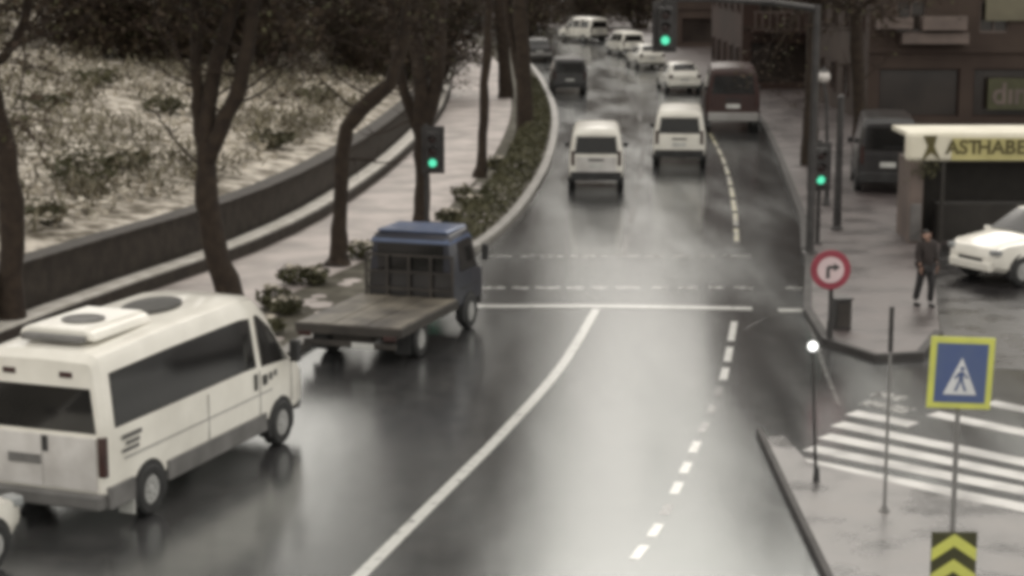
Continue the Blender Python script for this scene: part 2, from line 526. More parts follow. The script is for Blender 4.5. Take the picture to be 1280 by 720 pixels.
# dashed edges of the signalled crossing
for row, xs in ((320.5, [(604, 640), (648, 668), (676, 704), (712, 760), (768, 800), (806, 830), (842, 862), (872, 895), (905, 940)]),
                (360, [(594, 632), (640, 662), (668, 700), (708, 730), (738, 760), (770, 800), (815, 835), (848, 872), (886, 905), (918, 940), (982, 1002)])):
    for x0, x1 in xs:
        line('crossing_dash', [tuple(at(x0, row)[:2]), tuple(at(x1, row)[:2])], 0.30, M['worn_marking'])
lane_b = pix_curve([(779, 322), (786, 290), (795, 245), (803, 195), (800, 150), (778, 105), (755, 80)])
y = at(779, 318).y
while y < 140:
    line('lane_dash', sample(lane_b, y, y + 3.6, 0.9), 0.16, M['faint_marking'])
    y += 5.4
lane_c = pix_curve([(921, 303), (918, 260), (911, 222), (902, 195), (888, 168)])
y = at(921, 303).y
while y < at(888, 168).y:
    line('lane_dash', sample(lane_c, y, y + 2.5, 0.8), 0.14, M['yellowed_marking'])
    y += 3.1
lane_d = pix_curve([(918, 402), (905, 470), (890, 512), (868, 560), (845, 612), (820, 662), (792, 700)])
for p0, p1, good in ((402, 426, 1), (434, 452, 1), (460, 475, 1), (485, 496, 0), (506, 517, 0), (528, 541, 0), (552, 566, 1), (578, 592, 1), (603, 618, 1),
                     (630, 644, 0), (655, 671, 1), (682, 699, 1)):
    line('lane_dash', sample(lane_d, at(900, p1).y, at(900, p0).y, 0.5), 0.14, M['marking' if good else 'faint_marking'])
line('edge_line', [tuple(at(x, y)[:2]) for x, y in ((1008, 392), (1020, 430), (1034, 470), (1050, 508))], 0.08, M['faint_marking'])
line('edge_line', [tuple(at(x, y)[:2]) for x, y in ((985, 390), (955, 398), (930, 412))], 0.06, M['faint_marking'])
# zebra across the side street
zs = [((1094, 492), (1130, 499), 0), ((1080, 503), (1138, 514), 0), ((1064, 516), (1142, 531), 1), ((1046, 530), (1300, 582), 1), ((1030, 545), (1300, 600), 1),
      ((1011, 560), (1300, 618), 1), ((992, 575), (1310, 641), 1), ((1165, 517), (1300, 545), 1), ((1236, 503), (1310, 518), 1)]
for p, q, good in zs:
    P, Q = at(*p), at(*q)
    line('zebra_stripe', [(P.x, P.y), (Q.x, Q.y)], 0.40, M['zebra' if good else 'worn_marking'])


# ------------------------------------------------------------------ vehicles
def heading_rz(dx, dy):
    return -math.atan2(dx, dy)


class Shell:
    """A lofted vehicle body. A station: y, sill z, belt z, roof z, half width at the belt, half width at the roof, roof edge radius."""

    def __init__(s, st):
        s.st = st

    def lerp(s, y):
        st = s.st
        if y <= st[0][0]:
            return st[0]
        for a, b in zip(st, st[1:]):
            if y <= b[0]:
                t = (y - a[0]) / (b[0] - a[0])
                return tuple(p + (q - p) * t for p, q in zip(a, b))
        return st[-1]

    @staticmethod
    def half(q):
        y, zb, zl, zt, wb, wt, r = q
        return [(0, zb), (wb * 0.88, zb), (wb * 0.985, zb + 0.10), (wb, (zb + zl) * 0.5), (wb * 0.985, zl), (wt, zt - r), (wt - r * 0.35, zt - r * 0.3), (wt - r, zt), (0, zt + 0.02)]

    def body(s, m, root):
        vs, fs = [], []
        for q in s.st:
            h = s.half(q)
            ring = h + [(-x, z) for x, z in reversed(h[1:-1])]
            vs += [(x, q[0], z) for x, z in ring]
        n = 16
        for i in range(len(s.st) - 1):
            for k in range(n):
                k2 = (k + 1) % n
                fs.append((i * n + k, i * n + k2, (i + 1) * n + k2, (i + 1) * n + k))
        fs.append(tuple(range(n)))
        fs.append(tuple(reversed(range((len(s.st) - 1) * n, len(s.st) * n))))
        return MB().add(vs, fs).build('body', m, root, smooth=32)

    def side(s, name, m, root, side, lo, hi, t0=0.1, t1=0.95, off=0.008, n=8, thick=0.0):
        """Panel on the flank between belt (t = 0) and roof edge (t = 1); lo, hi: y at its lower and upper ends."""
        vs, fs = [], []
        for i in range(n + 1):
            u = i / n
            for t, yy in ((t0, lo), (t1, hi)):
                q = s.lerp(yy[0] + (yy[1] - yy[0]) * u)
                zl, zt, wb, wt, r = q[2], q[3], q[4] * 0.985, q[5], q[6]
                vs.append((side * (wb + (wt - wb) * t + off), q[0], zl + (zt - r - zl) * t))
        for i in range(n):
            fs.append((2 * i, 2 * i + 1, 2 * i + 3, 2 * i + 2))
        return MB().add(vs, fs).build(name, m, root)

    def slope(s, name, m, root, y0, y1, mv0=0.08, mv1=0.92, mu=0.96, off=0.008, n=6):
        """Panel on the top strip between two stations (windscreen, tailgate glass)."""
        vs, fs = [], []
        for j in range(n + 1):
            v = mv0 + (mv1 - mv0) * j / n
            q = s.lerp(y0 + (y1 - y0) * v)
            q2 = s.lerp(q[0] + 0.02)
            nrm = Vector((0, -(q2[3] - q[3]), 0.02)).normalized() * (off + 0.012)
            for u in (-1, -0.5, 0, 0.5, 1):
                x = u * (q[5] - q[6]) * mu
                vs.append((x, q[0] + nrm.y, q[3] + 0.02 * (1 - abs(u)) + nrm.z))
        for j in range(n):
            for k in range(4):
                fs.append((j * 5 + k, j * 5 + k + 1, j * 5 + k + 6, j * 5 + k + 5))
        return MB().add(vs, fs).build(name, m, root, smooth=40)


_wheel_cache = {}


def wheel(root, x, y, r, w=0.2, arch=True):
    key = (r, w)
    side = 1 if x > 0 else -1
    if key not in _wheel_cache:
        t = MB().lathe([(r * 0.6, -w / 2), (r * 0.9, -w / 2), (r, -w * 0.36), (r, w * 0.36), (r * 0.9, w / 2), (r * 0.6, w / 2)], 22, axis='X', caps=False).build('wheel', M['tyre'], root, smooth=40)
        rm = MB()
        rm.lathe([(r * 0.61, -0.02), (r * 0.61, w * 0.40), (r * 0.52, w * 0.47), (r * 0.2, w * 0.36), (r * 0.14, w * 0.46), (r * 0.01, w * 0.47)], 16, axis='X')
        for k in range(8):
            a = math.pi * 2 * k / 8
            rm.box((w * 0.44, math.cos(a) * r * 0.36, math.sin(a) * r * 0.36), (0.02, 0.05, 0.05))
        rim = rm.build('rim', M['rim'], t, smooth=40)
        _wheel_cache[key] = (t.data, rim.data)
    else:
        a, b = _wheel_cache[key]
        t = bpy.data.objects.new('wheel', a)
        COL.objects.link(t)
        t.parent = root
        rim = bpy.data.objects.new('rim', b)
        COL.objects.link(rim)
        rim.parent = t
    t.location = (x, y, r)
    t.rotation_euler = (0, 0, 0 if side > 0 else math.pi)
    if arch:
        # dark opening of the wheel arch
        mb = MB()
        R1 = r * 1.22
        pts = [(R1 * math.cos(a), max(R1 * math.sin(a), -r * 0.45)) for a in [math.pi * k / 14 for k in range(-3, 18)]]
        vs = [(x + side * (w / 2 - 0.035), y + u, r + v) for u, v in pts] + [(x - side * 0.1, y + u, r + v) for u, v in pts]
        n = len(pts)
        mb.add(vs, [tuple(range(n)), tuple(reversed(range(n, 2 * n)))] + [(i, (i + 1) % n, (i + 1) % n + n, i + n) for i in range(n)])
        mb.build('wheel_arch', M['black_plastic'], root)
    return t


def rbox(name, m, root, c, d, rz=0, bevel=0.015):
    return MB().box(c, d, rz).build(name, m, root, bevel=bevel)


PROFILE = {
    'hatch': [(-2.05, .40, .80, .86, .74, .66, .02), (-1.95, .32, .88, 1.02, .82, .64, .03), (-1.55, .25, .92, 1.40, .86, .62, .08), (-0.9, .22, .92, 1.48, .87, .61, .1),
              (0.15, .22, .92, 1.47, .87, .61, .1), (0.95, .22, .92, .99, .87, .72, .02), (1.75, .26, .80, .85, .84, .66, .02), (2.05, .36, .62, .66, .74, .60, .02)],
    'small_van': [(-2.2, .42, 1.05, 1.68, .83, .70, .10), (-2.1, .36, 1.08, 1.80, .89, .76, .14), (-0.6, .30, 1.05, 1.87, .90, .77, .16), (0.5, .30, 1.03, 1.84, .90, .75, .15),
                  (1.35, .30, 1.02, 1.10, .89, .74, .03), (2.0, .34, .85, .90, .86, .68, .03), (2.2, .42, .66, .70, .76, .62, .02)],
    'suv': [(-2.2, .48, .95, 1.05, .80, .70, .03), (-2.1, .38, 1.0, 1.25, .88, .68, .05), (-1.8, .32, 1.02, 1.58, .91, .66, .08), (-0.9, .30, 1.02, 1.68, .92, .66, .1),
            (0.2, .30, 1.02, 1.66, .92, .66, .1), (1.05, .30, 1.02, 1.12, .92, .78, .03), (1.85, .34, .98, 1.03, .89, .72, .03), (2.12, .40, .86, .90, .80, .66, .03), (2.2, .48, .70, .73, .72, .6, .02)],
}


def car(name, label, cat, p, heading, kind='hatch', paint='white_paint', group=None, lower=None, scale=1.0, wheels=(-1.32, 1.32), wr=0.31, lamp_high=True, bumper='black_plastic', mirror='black_plastic', tall=1.0):
    """p: where the middle of the rear axle touches the road."""
    h = R(heading)
    d = Vector((math.sin(h), math.cos(h), 0))
    o = Vector((p.x, p.y, 0)) - d * wheels[0] * scale
    root = empty(name, (o.x, o.y, 0.004), -h, label, cat, group)
    root.scale = (scale,) * 3
    S = Shell(PROFILE[kind])
    S.body(M[paint], root)
    van = kind == 'small_van'
    yb = S.st[0][0]
    W = S.st[3][4]
    if van:
        for sd in (-1, 1):
            S.side('side_window', M['glass'], root, sd, (0.25, 1.15), (0.2, 0.62), 0.06, 0.9)
            S.side('side_window', M['glass'], root, sd, (-0.75, 0.15), (-0.75, 0.1), 0.06, 0.9)
            S.side('side_window', M['glass'], root, sd, (-1.95, -0.88), (-1.92, -0.88), 0.06, 0.9)
        S.slope('windscreen', M['glass'], root, 0.5, 1.35)
        rw = MB().add([(-.70, yb - .006, 1.10), (.70, yb - .006, 1.10), (.63, yb - .006, 1.60), (-.63, yb - .006, 1.60)], [(0, 1, 2, 3)]).build('rear_window', M['glass'], root)
        MB().box((0.12, yb - .014, 1.16), (0.5, .012, .02)).build('wiper', M['black_plastic'], rw)
        g = rbox('tailgate_panel', M[lower or paint], root, (0, yb - .012, .80), (1.30, .02, .44), bevel=.008)
        MB().box((0, yb - .028, .93), (.5, .016, .05)).build('handle', M['black_plastic'], g)
        rbox('number_plate', M['plate'], root, (0, yb - .03, .76), (.46, .016, .12), bevel=.004)
        for sd in (-1, 1):
            rbox('tail_light', M['tail_red'], root, (sd * .755, yb - .004, .98), (.11, .05, .42), bevel=.012)
        rbox('rear_bumper', M[bumper], root, (0, yb - .03, .47), (1.66, .16, .24), bevel=.03)
    else:
        b0 = S.st[2][0]
        for sd in (-1, 1):
            S.side('side_window', M['glass'], root, sd, (0.12, 0.86), (0.1, 0.28), 0.08, 0.92)
            S.side('side_window', M['glass'], root, sd, (-0.75, 0.02), (-0.75, 0.0), 0.08, 0.92)
            S.side('side_window', M['glass'], root, sd, (-1.5, -0.85), (-1.28, -0.85), 0.08, 0.92, n=4)
        S.slope('windscreen', M['glass'], root, S.st[-4][0] if kind == 'hatch' else 0.2, S.st[-3][0] if kind == 'hatch' else 1.05)
        S.slope('rear_window', M['glass'], root, S.st[1][0], S.st[3][0], 0.10, 0.55)
        rbox('number_plate', M['plate'], root, (0, yb - .012, .70), (.46, .02, .11), bevel=.004)
        for sd in (-1, 1):
            rbox('tail_light', M['tail_red'], root, (sd * .69, yb + .05, .86), (.20, .13, .16), bevel=.02)
        rbox('rear_bumper', M[lower or paint], root, (0, yb + .02, .50), (1.52, .14, .22), bevel=.04)
    yf = S.st[-1][0]
    for sd in (-1, 1):
        rbox('headlight', M['head_lens'], root, (sd * (.70 if kind != 'suv' else .74), yf - .10, .74 if kind != 'suv' else .84), (.26, .2, .13), rz=-sd * 0.35, bevel=.03)
        mb = MB().box((sd * (W + .09), 0.78, 1.0 if kind == 'hatch' else 1.1), (.17, .1, .13))
        mb.build('mirror', M[mirror], root, bevel=.025)
        for wy in wheels:
            wheel(root, sd * (W - .085), wy, wr)
    rbox('front_bumper', M[lower or paint], root, (0, yf - .02, .48), (1.40, .16, .22), bevel=.04)
    rbox('grille', M['black_plastic'], root, (0, yf + .012, .62), (.80, .03, .10), bevel=.01)
    for sd in (-1, 1):
        mb = MB()
        for yy in (0.06, 0.92 if not van else 1.2, -0.8):
            mb.box((sd * W, yy, .66), (.016, .012, .5))
        mb.box((sd * (W + .004), -0.1, .42), (.016, 1.9, .05))
        mb.build('door_trim', M['black_plastic'], root)
    if tall != 1.0:
        root.scale.z *= tall
    return root


# --- white minibus in the left lane
pr, pf = at(186, 642), at(351, 554)
d = (pf - pr).normalized()
rn = Vector((d.y, -d.x, 0))
o = pr + d * 1.92 - rn * 0.97
root = empty('minibus', (o.x, o.y, 0.004), heading_rz(d.x, d.y), 'white passenger minibus with long dark side window and roof air conditioner', 'minibus')
S = Shell([(-2.98, .48, 1.36, 2.36, .94, .83, .08), (-2.88, .44, 1.40, 2.48, 1.00, .90, .16), (-1.2, .42, 1.40, 2.55, 1.02, .92, .18), (0.9, .42, 1.40, 2.56, 1.02, .92, .18),
           (1.5, .42, 1.38, 2.50, 1.02, .89, .2), (1.95, .42, 1.36, 2.20, 1.02, .86, .2), (2.35, .42, 1.34, 1.72, 1.01, .84, .14), (2.62, .42, 1.28, 1.36, .99, .86, .04),
           (2.92, .45, 1.02, 1.08, .94, .80, .03), (3.04, .52, .78, .82, .86, .74, .03)])
S.body(M['white_paint'], root)
for sd in (-1, 1):
    S.side('side_window', M['glass'], root, sd, (-2.72, 1.28), (-2.72, 1.22), 0.04, 0.86, n=12)
    S.side('door_window', M['glass'], root, sd, (1.44, 2.36), (1.40, 1.95), 0.02, 0.90, n=6)
    mb = MB()
    for yy in (1.36, 2.42, -0.25):
        mb.box((sd * 1.021, yy, 1.0), (.012, .014, .7))
    mb.box((sd * 1.022, -0.4, .98), (.014, 4.3, .022))
    mb.build('door_trim', M['grey_paint'], root)
    for yy, zz, sy, sz in ((1.22, 1.20, .07, .26), (1.52, 1.18, .12, .16)):
        rbox('door_handle', M['black_plastic'], root, (sd * 1.028, yy, zz), (.03, sy, sz), bevel=.01)
    for yy, zz, sy, sz in ((1.72, 1.20, .09, .12), (1.88, 1.22, .08, .10)):
        rbox('door_badge', M['cladding'], root, (sd * 1.024, yy, zz), (.014, sy, sz), bevel=.004)
    rbox('sill_panel', M['cladding'], root, (sd * 1.0, 0.05, .50), (.08, 3.0, .30), bevel=.02)
    rbox('rear_sill_panel', M['cladding'], root, (sd * 0.985, -2.62, .50), (.09, .62, .32), bevel=.02)
    rbox('tail_light', M['tail_red'], root, (sd * .935, -2.955, 1.08), (.12, .10, .56), bevel=.02)
    rbox('mirror', M['black_plastic'], root, (sd * 1.16, 2.3, 1.5), (.16, .14, .36), bevel=.03)
    rbox('headlight', M['head_lens'], root, (sd * .78, 2.86, .96), (.26, .24, .24), rz=-sd * .4, bevel=.03)
    for wy in (-1.92, 2.05):
        wheel(root, sd * 0.93, wy, 0.36, 0.24)
S.slope('windscreen', M['glass'], root, 1.5, 2.62, 0.12, 0.95)
yb = -2.98
rw = MB().add([(-.86, yb - .008, 1.40), (.86, yb - .008, 1.40), (.79, yb - .008, 2.02), (-.79, yb - .008, 2.02)], [(0, 1, 2, 3)]).build('rear_window', M['glass'], root)
lower = rbox('rear_door', M['grimy_white'], root, (-.43, yb - .012, .97), (.85, .03, .74), bevel=.012)
rbox('rear_door', M['grimy_white'], root, (.43, yb - .012, .97), (.85, .03, .74), bevel=.012)
MB().box((0.06, yb - .04, 1.22), (.08, .03, .22)).build('handle', M['black_plastic'], lower, bevel=.01)
rbox('number_plate', M['cladding'], root, (-.28, yb - .035, .98), (.52, .02, .13), bevel=.004)
rbox('rear_bumper', M['cladding'], root, (0, yb - .03, .46), (1.92, .18, .22), bevel=.04)
for x in (-.48, .42):
    rbox('roof_marker_light', M['tail_red'], root, (x, yb - .004, 2.19), (.20, .03, .08), bevel=.01)
rbox('front_bumper', M['cladding'], root, (0, 3.0, .50), (1.7, .2, .3), bevel=.05)
ac = MB()
ac.prism([(-.62, 0), (.62, 0), (.56, .12), (.44, .17), (-.44, .17), (-.56, .12)], 1.5, Matrix.Translation((0, -2.55, 2.56)))
ac = ac.build('air_conditioner', M['white_paint'], root, bevel=.04)
MB().lathe([(.30, 0), (.30, .02), (.24, .03), (.22, .01)], 24, Matrix.Translation((0.05, -1.95, 2.735))).build('fan_grille', M['cladding'], ac)
MB().box((0, -2.62, 2.60), (1.0, .12, .10)).build('hose_cover', M['cladding'], ac, bevel=.03)
hatch = MB().lathe([(.46, 0), (.46, .05), (.40, .075), (.05, .085)], 28, Matrix.Translation((.05, -0.15, 2.573)) @ Matrix.Scale(1.35, 4, (0, 1, 0)) @ Matrix.Scale(.8, 4, (1, 0, 0))).build('roof_vent', M['vent'], root, smooth=40)
sgn = MB()
for k, (a, b, c, e) in enumerate(((0, .0, .5, .06), (.02, .1, .34, .05), (-.04, .19, .42, .05))):
    sgn.box((1.0215, -2.35 + a, 1.27 - b), (.006, c, e))
sgn.build('faded_sticker', M['cladding'], root)
for sx in (-1, 1):
    MB().box((sx * .90, -2.36, .30), (.25, .025, .34)).build('mud_flap', M['plate'], root)

# --- flatbed truck ahead of it
hd = R(18.5)
root = empty('flatbed_truck', (-2.33, 36.62, 0.004), -hd, 'small flatbed truck with blue cab roof and slushy empty deck', 'truck')
MB().prism([(-.4, .42), (.4, .42), (.4, .66), (-.4, .66)], 4.4, Matrix.Translation((0, -2.3, 0))).build('chassis', M['grime'], root)
deck = MB()
for k in range(9):
    w = 2.12 / 9
    deck.box((-1.06 + w * (k + .5), -.93, .765 + (k % 3) * .004), (w - .018, 3.1, .07))
deck.build('deck', M['bed'], root)
for sd in (-1, 1):
    rbox('side_board', M['grime'], root, (sd * 1.075, -.93, .70), (.05, 3.14, .18), bevel=.01)
    rbox('tail_light', M['tail_red'], root, (sd * .88, -2.53, .60), (.26, .05, .10), bevel=.01)
    rbox('mud_flap', M['black_plastic'], root, (sd * .86, -1.86, .36), (.32, .03, .40), bevel=.01)
    for wy in (-1.25, 1.68):
        wheel(root, sd * (.90 if wy > 0 else .88), wy, .36, .22 if wy > 0 else .30, arch=wy > 0)
rbox('tail_board', M['grime'], root, (0, -2.50, .70), (2.16, .05, .18), bevel=.01)
rbox('rear_bar', M['grime'], root, (0, -2.42, .42), (1.9, .10, .12), bevel=.02)
rbox('number_plate', M['plate'], root, (.30, -2.49, .42), (.46, .02, .11), bevel=.004)
hb = MB()
for x in (-.95, -.48, 0, .48, .95):
    hb.box((x, .67, 1.22), (.05, .05, .86))
for z in (.95, 1.3, 1.65):
    hb.box((0, .668, z), (1.95, .04, .05))
hb.build('headboard', M['grime'], root)
S = Shell([(.76, .55, 1.22, 2.00, .93, .82, .08), (.86, .50, 1.24, 2.09, .96, .86, .12), (1.9, .48, 1.24, 2.12, .97, .86, .12), (2.15, .48, 1.22, 1.95, .97, .84, .12), (2.5, .50, 1.16, 1.22, .95, .84, .03), (2.62, .56, .82, .86, .90, .78, .02)])
S.body(M['navy_paint'], root)
MB().prism([(-.80, 0), (.80, 0), (.74, .05), (-.74, .05)], 1.16, Matrix.Translation((0, .84, 2.105))).build('roof_panel', M['blue_paint'], root, bevel=.02)
for sd in (-1, 1):
    S.side('roof_edge', M['blue_paint'], root, sd, (.80, 2.1), (.80, 2.0), .90, 1.0, off=.012)
MB().add([(-.90, .754, 1.90), (.90, .754, 1.90), (.82, .762, 2.0), (-.82, .762, 2.0)], [(0, 1, 2, 3)]).build('roof_edge', M['blue_paint'], root)
S.slope('windscreen', M['glass'], root, 2.05, 2.5, .05, .95)
for sd in (-1, 1):
    S.side('door_window', M['glass'], root, sd, (1.15, 2.2), (1.15, 2.0), .05, .88)
    rbox('mirror', M['black_plastic'], root, (sd * 1.12, 2.2, 1.55), (.14, .10, .34), bevel=.03)
    rbox('door_trim', M['black_plastic'], root, (sd * .972, 1.62, .92), (.014, 1.0, .03), bevel=.003)
    rbox('headlight', M['head_lens'], root, (sd * .70, 2.60, .72), (.26, .08, .18), bevel=.02)
rbox('rear_window', M['glass'], root, (0, .752, 1.60), (1.45, .012, .56), bevel=.003)
rbox('lower_cab_panel', M['dark_paint'], root, (0, .745, .93), (1.82, .02, .66), bevel=.003)
rbox('front_bumper', M['black_plastic'], root, (0, 2.62, .48), (1.75, .16, .22), bevel=.03)

# --- the two white vans driving away
van_group = 'white vans driving away up the road'
car('van', 'white van in the lane beside the planted kerb, pale grey lower tailgate', 'van', at(745, 236), 2.8, 'small_van', 'white_paint', van_group, lower='grimy_white', wr=.31, tall=1.13, scale=1.01)
car('van', 'white van beside the curved lane line, just ahead of the crossing', 'van', at(849, 207), 5.8, 'small_van', 'white_paint', van_group, scale=1.07, tall=1.08)
# --- others
p = at(20, 692)
h = R(20.5)
dd = Vector((math.sin(h), math.cos(h), 0))
rr = Vector((dd.y, -dd.x, 0))
q = p - dd * 3.30 - rr * .70
car('white_car', 'white car close behind the minibus, only its front corner showing', 'car', q, 20.5, 'hatch', 'white_paint')
car('black_van', 'black van in the lane along the planted kerb, ahead of the white vans', 'van', at(711, 117), -1.5, 'small_van', 'dark_paint', scale=1.08)
car('dark_car', 'dark muddy car behind the tree trunks where the road bends', 'car', at(673, 77), -6, 'hatch', 'dark_paint', lower='grey_paint', scale=1.1)
car('white_van', 'white van turning into the bend, its grey flank in shade', 'van', at(741, 53), -32, 'small_van', 'white_paint', scale=1.15)
car('grey_van', 'pale grey van farthest along the bend of the road', 'van', at(700, 17), -60, 'small_van', 'grey_paint', scale=1.15)
parked = 'white cars parked along the bend'
car('parked_car', 'white parked hatchback with dark rear window, first in the row at the bend', 'car', at(853, 116), -4, 'hatch', 'white_paint', parked, scale=1.12)
car('parked_car', 'white parked car second in the row, under the overhead green signal', 'car', at(812, 86), -9, 'hatch', 'white_paint', parked, scale=1.08)
car('parked_car', 'white parked car third in the row, beside the bend', 'van', at(787, 70), -14, 'small_van', 'white_paint', parked, scale=1.0)
car('maroon_van', 'dark maroon van with a grey bumper, standing by the dark kerb', 'van', at(914, 164), 4, 'small_van', 'maroon_paint', scale=1.3, tall=1.2, bumper='grey_paint')
car('dark_van', 'dark van parked on the pavement beside the kiosk', 'van', at(1106, 243), 8, 'small_van', 'dark_paint', scale=1.08, tall=1.3)
pw = at(1276, 358)
h = R(-118)
dd = Vector((math.sin(h), math.cos(h), 0))
ln = Vector((-dd.y, dd.x, 0))
q = pw - dd * 2.72 - ln * .84
car('white_suv', 'white sport utility car parked before the kiosk, its nose in view', 'car', q, -118, 'suv', 'white_paint', wheels=(-1.35, 1.37), wr=.36, mirror='white_paint')


# ------------------------------------------------------------------ park wall, snowy slope
wy = yrange(20, 200, 3)


def wall_band(name, m, off, thick, z0, z1, parent):
    o = ribbon(name, m, lambda y: WALL(y) - off - thick, lambda y: WALL(y) - off, wy, z0, z1, kind=None)
    o.parent = parent
    return o


pw_root = empty('park_wall', (0, 0, 0), 0, 'dark stone park wall stepping up behind the slushy sidewalk', 'wall')
wall_band('plinth', M['wall'], 0.0, 0.9, 0.0, 0.42, pw_root)
wall_band('snow_ledge', M['snow'], 0.10, 0.5, 0.40, 0.47, pw_root)
wall_band('upper_wall', M['wall'], 0.72, 0.5, 0.0, 1.38, pw_root)
wall_band('coping', M['wall'], 0.66, 0.62, 1.38, 1.46, pw_root)


def noise2(x, y):
    return (math.sin(x * 1.3 + 2 * math.sin(y * .7)) + math.sin(y * 1.7 + 1.5 * math.sin(x * .9 + 1)) + .6 * math.sin(x * 3.1 + y * 2.3) + .5 * math.sin(x * 2.2 - y * 4.1)) / 3.1


def slope_z(x, y):
    d = max(0.0, WALL(y) - 1.2 - x)
    return 1.22 + 0.115 * d + 0.0012 * d * d + 0.13 * min(1, d / 2) * noise2(x * .8, y * .8)


tv, tf = [], []
NX, NY = 110, 120
for j in range(NY):
    y = 18 + 200 * (j / (NY - 1)) ** 1.15
    for i in range(NX):
        x = WALL(y) - 1.15 - 90 * (i / (NX - 1)) ** 1.6
        tv.append((x, y, slope_z(x, y)))
for j in range(NY - 1):
    for i in range(NX - 1):
        a = j * NX + i
        tf.append((a, a + 1, a + NX + 1, a + NX))
M['hill'] = mat('snowy_ground', (0.095, 0.077, 0.050), (0.56, 0.51, 0.44), rough=0.85, scale=1.9, bump=0.9, bscale=7, lo=0.40, hi=0.62, detail=10)
tag(MB().add(tv, tf).build('hillside', M['hill'], smooth=60), kind='structure')


def card(mb, p, size, flat=0.5):
    """One small leaf-like face."""
    a = Vector((random.gauss(0, 1), random.gauss(0, 1), random.gauss(0, flat))).normalized() * size
    b = a.cross(Vector((random.gauss(0, 1), random.gauss(0, 1), random.gauss(0, 1)))).normalized() * size * random.uniform(.4, .8)
    mb.add([p - a, p + b * .8, p + a, p - b * .8], [(0, 1, 2, 3)])


def slope_point(dmax=45, power=1.4, y0=28, y1=120):
    y = y0 + (y1 - y0) * random.random() ** 1.3
    d = 1.5 + dmax * random.random() ** power
    x = WALL(y) - 1.2 - d
    return Vector((x, y, slope_z(x, y)))


gr, sn = MB(), MB()
for k in range(8500):
    p = slope_point()
    if noise2(p.x * .45 + 3, p.y * .3) < random.uniform(-.5, .25):
        continue
    s = random.uniform(.25, .8)
    for q in range(9):
        r = p + Vector((random.gauss(0, s * .5), random.gauss(0, s * .5), random.uniform(.02, .5)))
        a = random.uniform(0, 6.28)
        t = Vector((math.cos(a), math.sin(a), random.uniform(.2, 1.2))) * random.uniform(.18, .42)
        w = Vector((-math.sin(a), math.cos(a), 0)) * .045
        gr.add([r - w, r + w, r + t], [(0, 1, 2)])
for k in range(3000):
    p = slope_point()
    if noise2(p.x * .45 + 3, p.y * .3) > random.uniform(-.25, .5):
        continue
    s = random.uniform(.2, .6)
    for q in range(8):
        card(sn, p + Vector((random.gauss(0, s * .6), random.gauss(0, s * .6), random.uniform(.05, .42))), random.uniform(.06, .17), .25)
tag(gr.build('dry_grass', M['grass']), 'dry olive grass tufts poking through the snow of the slope', 'grass', kind='stuff')
tag(sn.build('snowy_undergrowth', M['snowy_leaf']), 'low snow covered undergrowth all over the park slope', 'undergrowth', kind='stuff')


# ------------------------------------------------------------------ trees
def branch(mb, p, d, r0, r1, L, n=5, wob=.12, sides=7, up=.05):
    pts, rad = [Vector(p)], [r0]
    d = Vector(d).normalized()
    for i in range(n):
        d = (d + Vector((random.gauss(0, wob), random.gauss(0, wob), random.gauss(0, wob) + up))).normalized()
        pts.append(pts[-1] + d * L / n)
        rad.append(r0 + (r1 - r0) * (i + 1) / n)
    mb.tube(pts, rad, sides)
    return pts, d


def rand_dir(d, spread):
    return (Vector(d).normalized() + Vector((random.gauss(0, spread), random.gauss(0, spread), random.gauss(0, spread)))).normalized()


def crown_from(limbs, tw, lf, ol, tips, dens=1.0, leafy=1.0, reach=1.0):
    """Boughs into limbs, fine twigs into tw, dry leaves into lf, olive leaves into ol."""
    for p, d, r in tips:
        for k in range(max(3, int(5 * dens))):
            dd = rand_dir(d, .62)
            L = random.uniform(1.6, 3.4) * reach
            pts, e = branch(limbs, p, dd, r * random.uniform(.45, .7), .014, L, 5, .16, 5, .05)
            for m in range(int(9 * dens)):
                i = random.randint(1, 5)
                q = pts[i]
                e2 = rand_dir(pts[i] - pts[i - 1], .8)
                p2, e3 = branch(tw, q, e2, .016, .006, random.uniform(.6, 1.4) * reach, 3, .25, 3, .02)
                for j in range(3):
                    e4 = rand_dir(e3, .9)
                    tw.tube([p2[j + 1], p2[j + 1] + e4 * random.uniform(.3, .7)], [.008, .003], 3, caps=False)
                for j in range(int(10 * leafy)):
                    c = random.choice(p2) + Vector((random.gauss(0, .28), random.gauss(0, .28), random.gauss(0, .24)))
                    card(ol if random.random() < .15 else lf, c, random.uniform(.05, .12), .8)


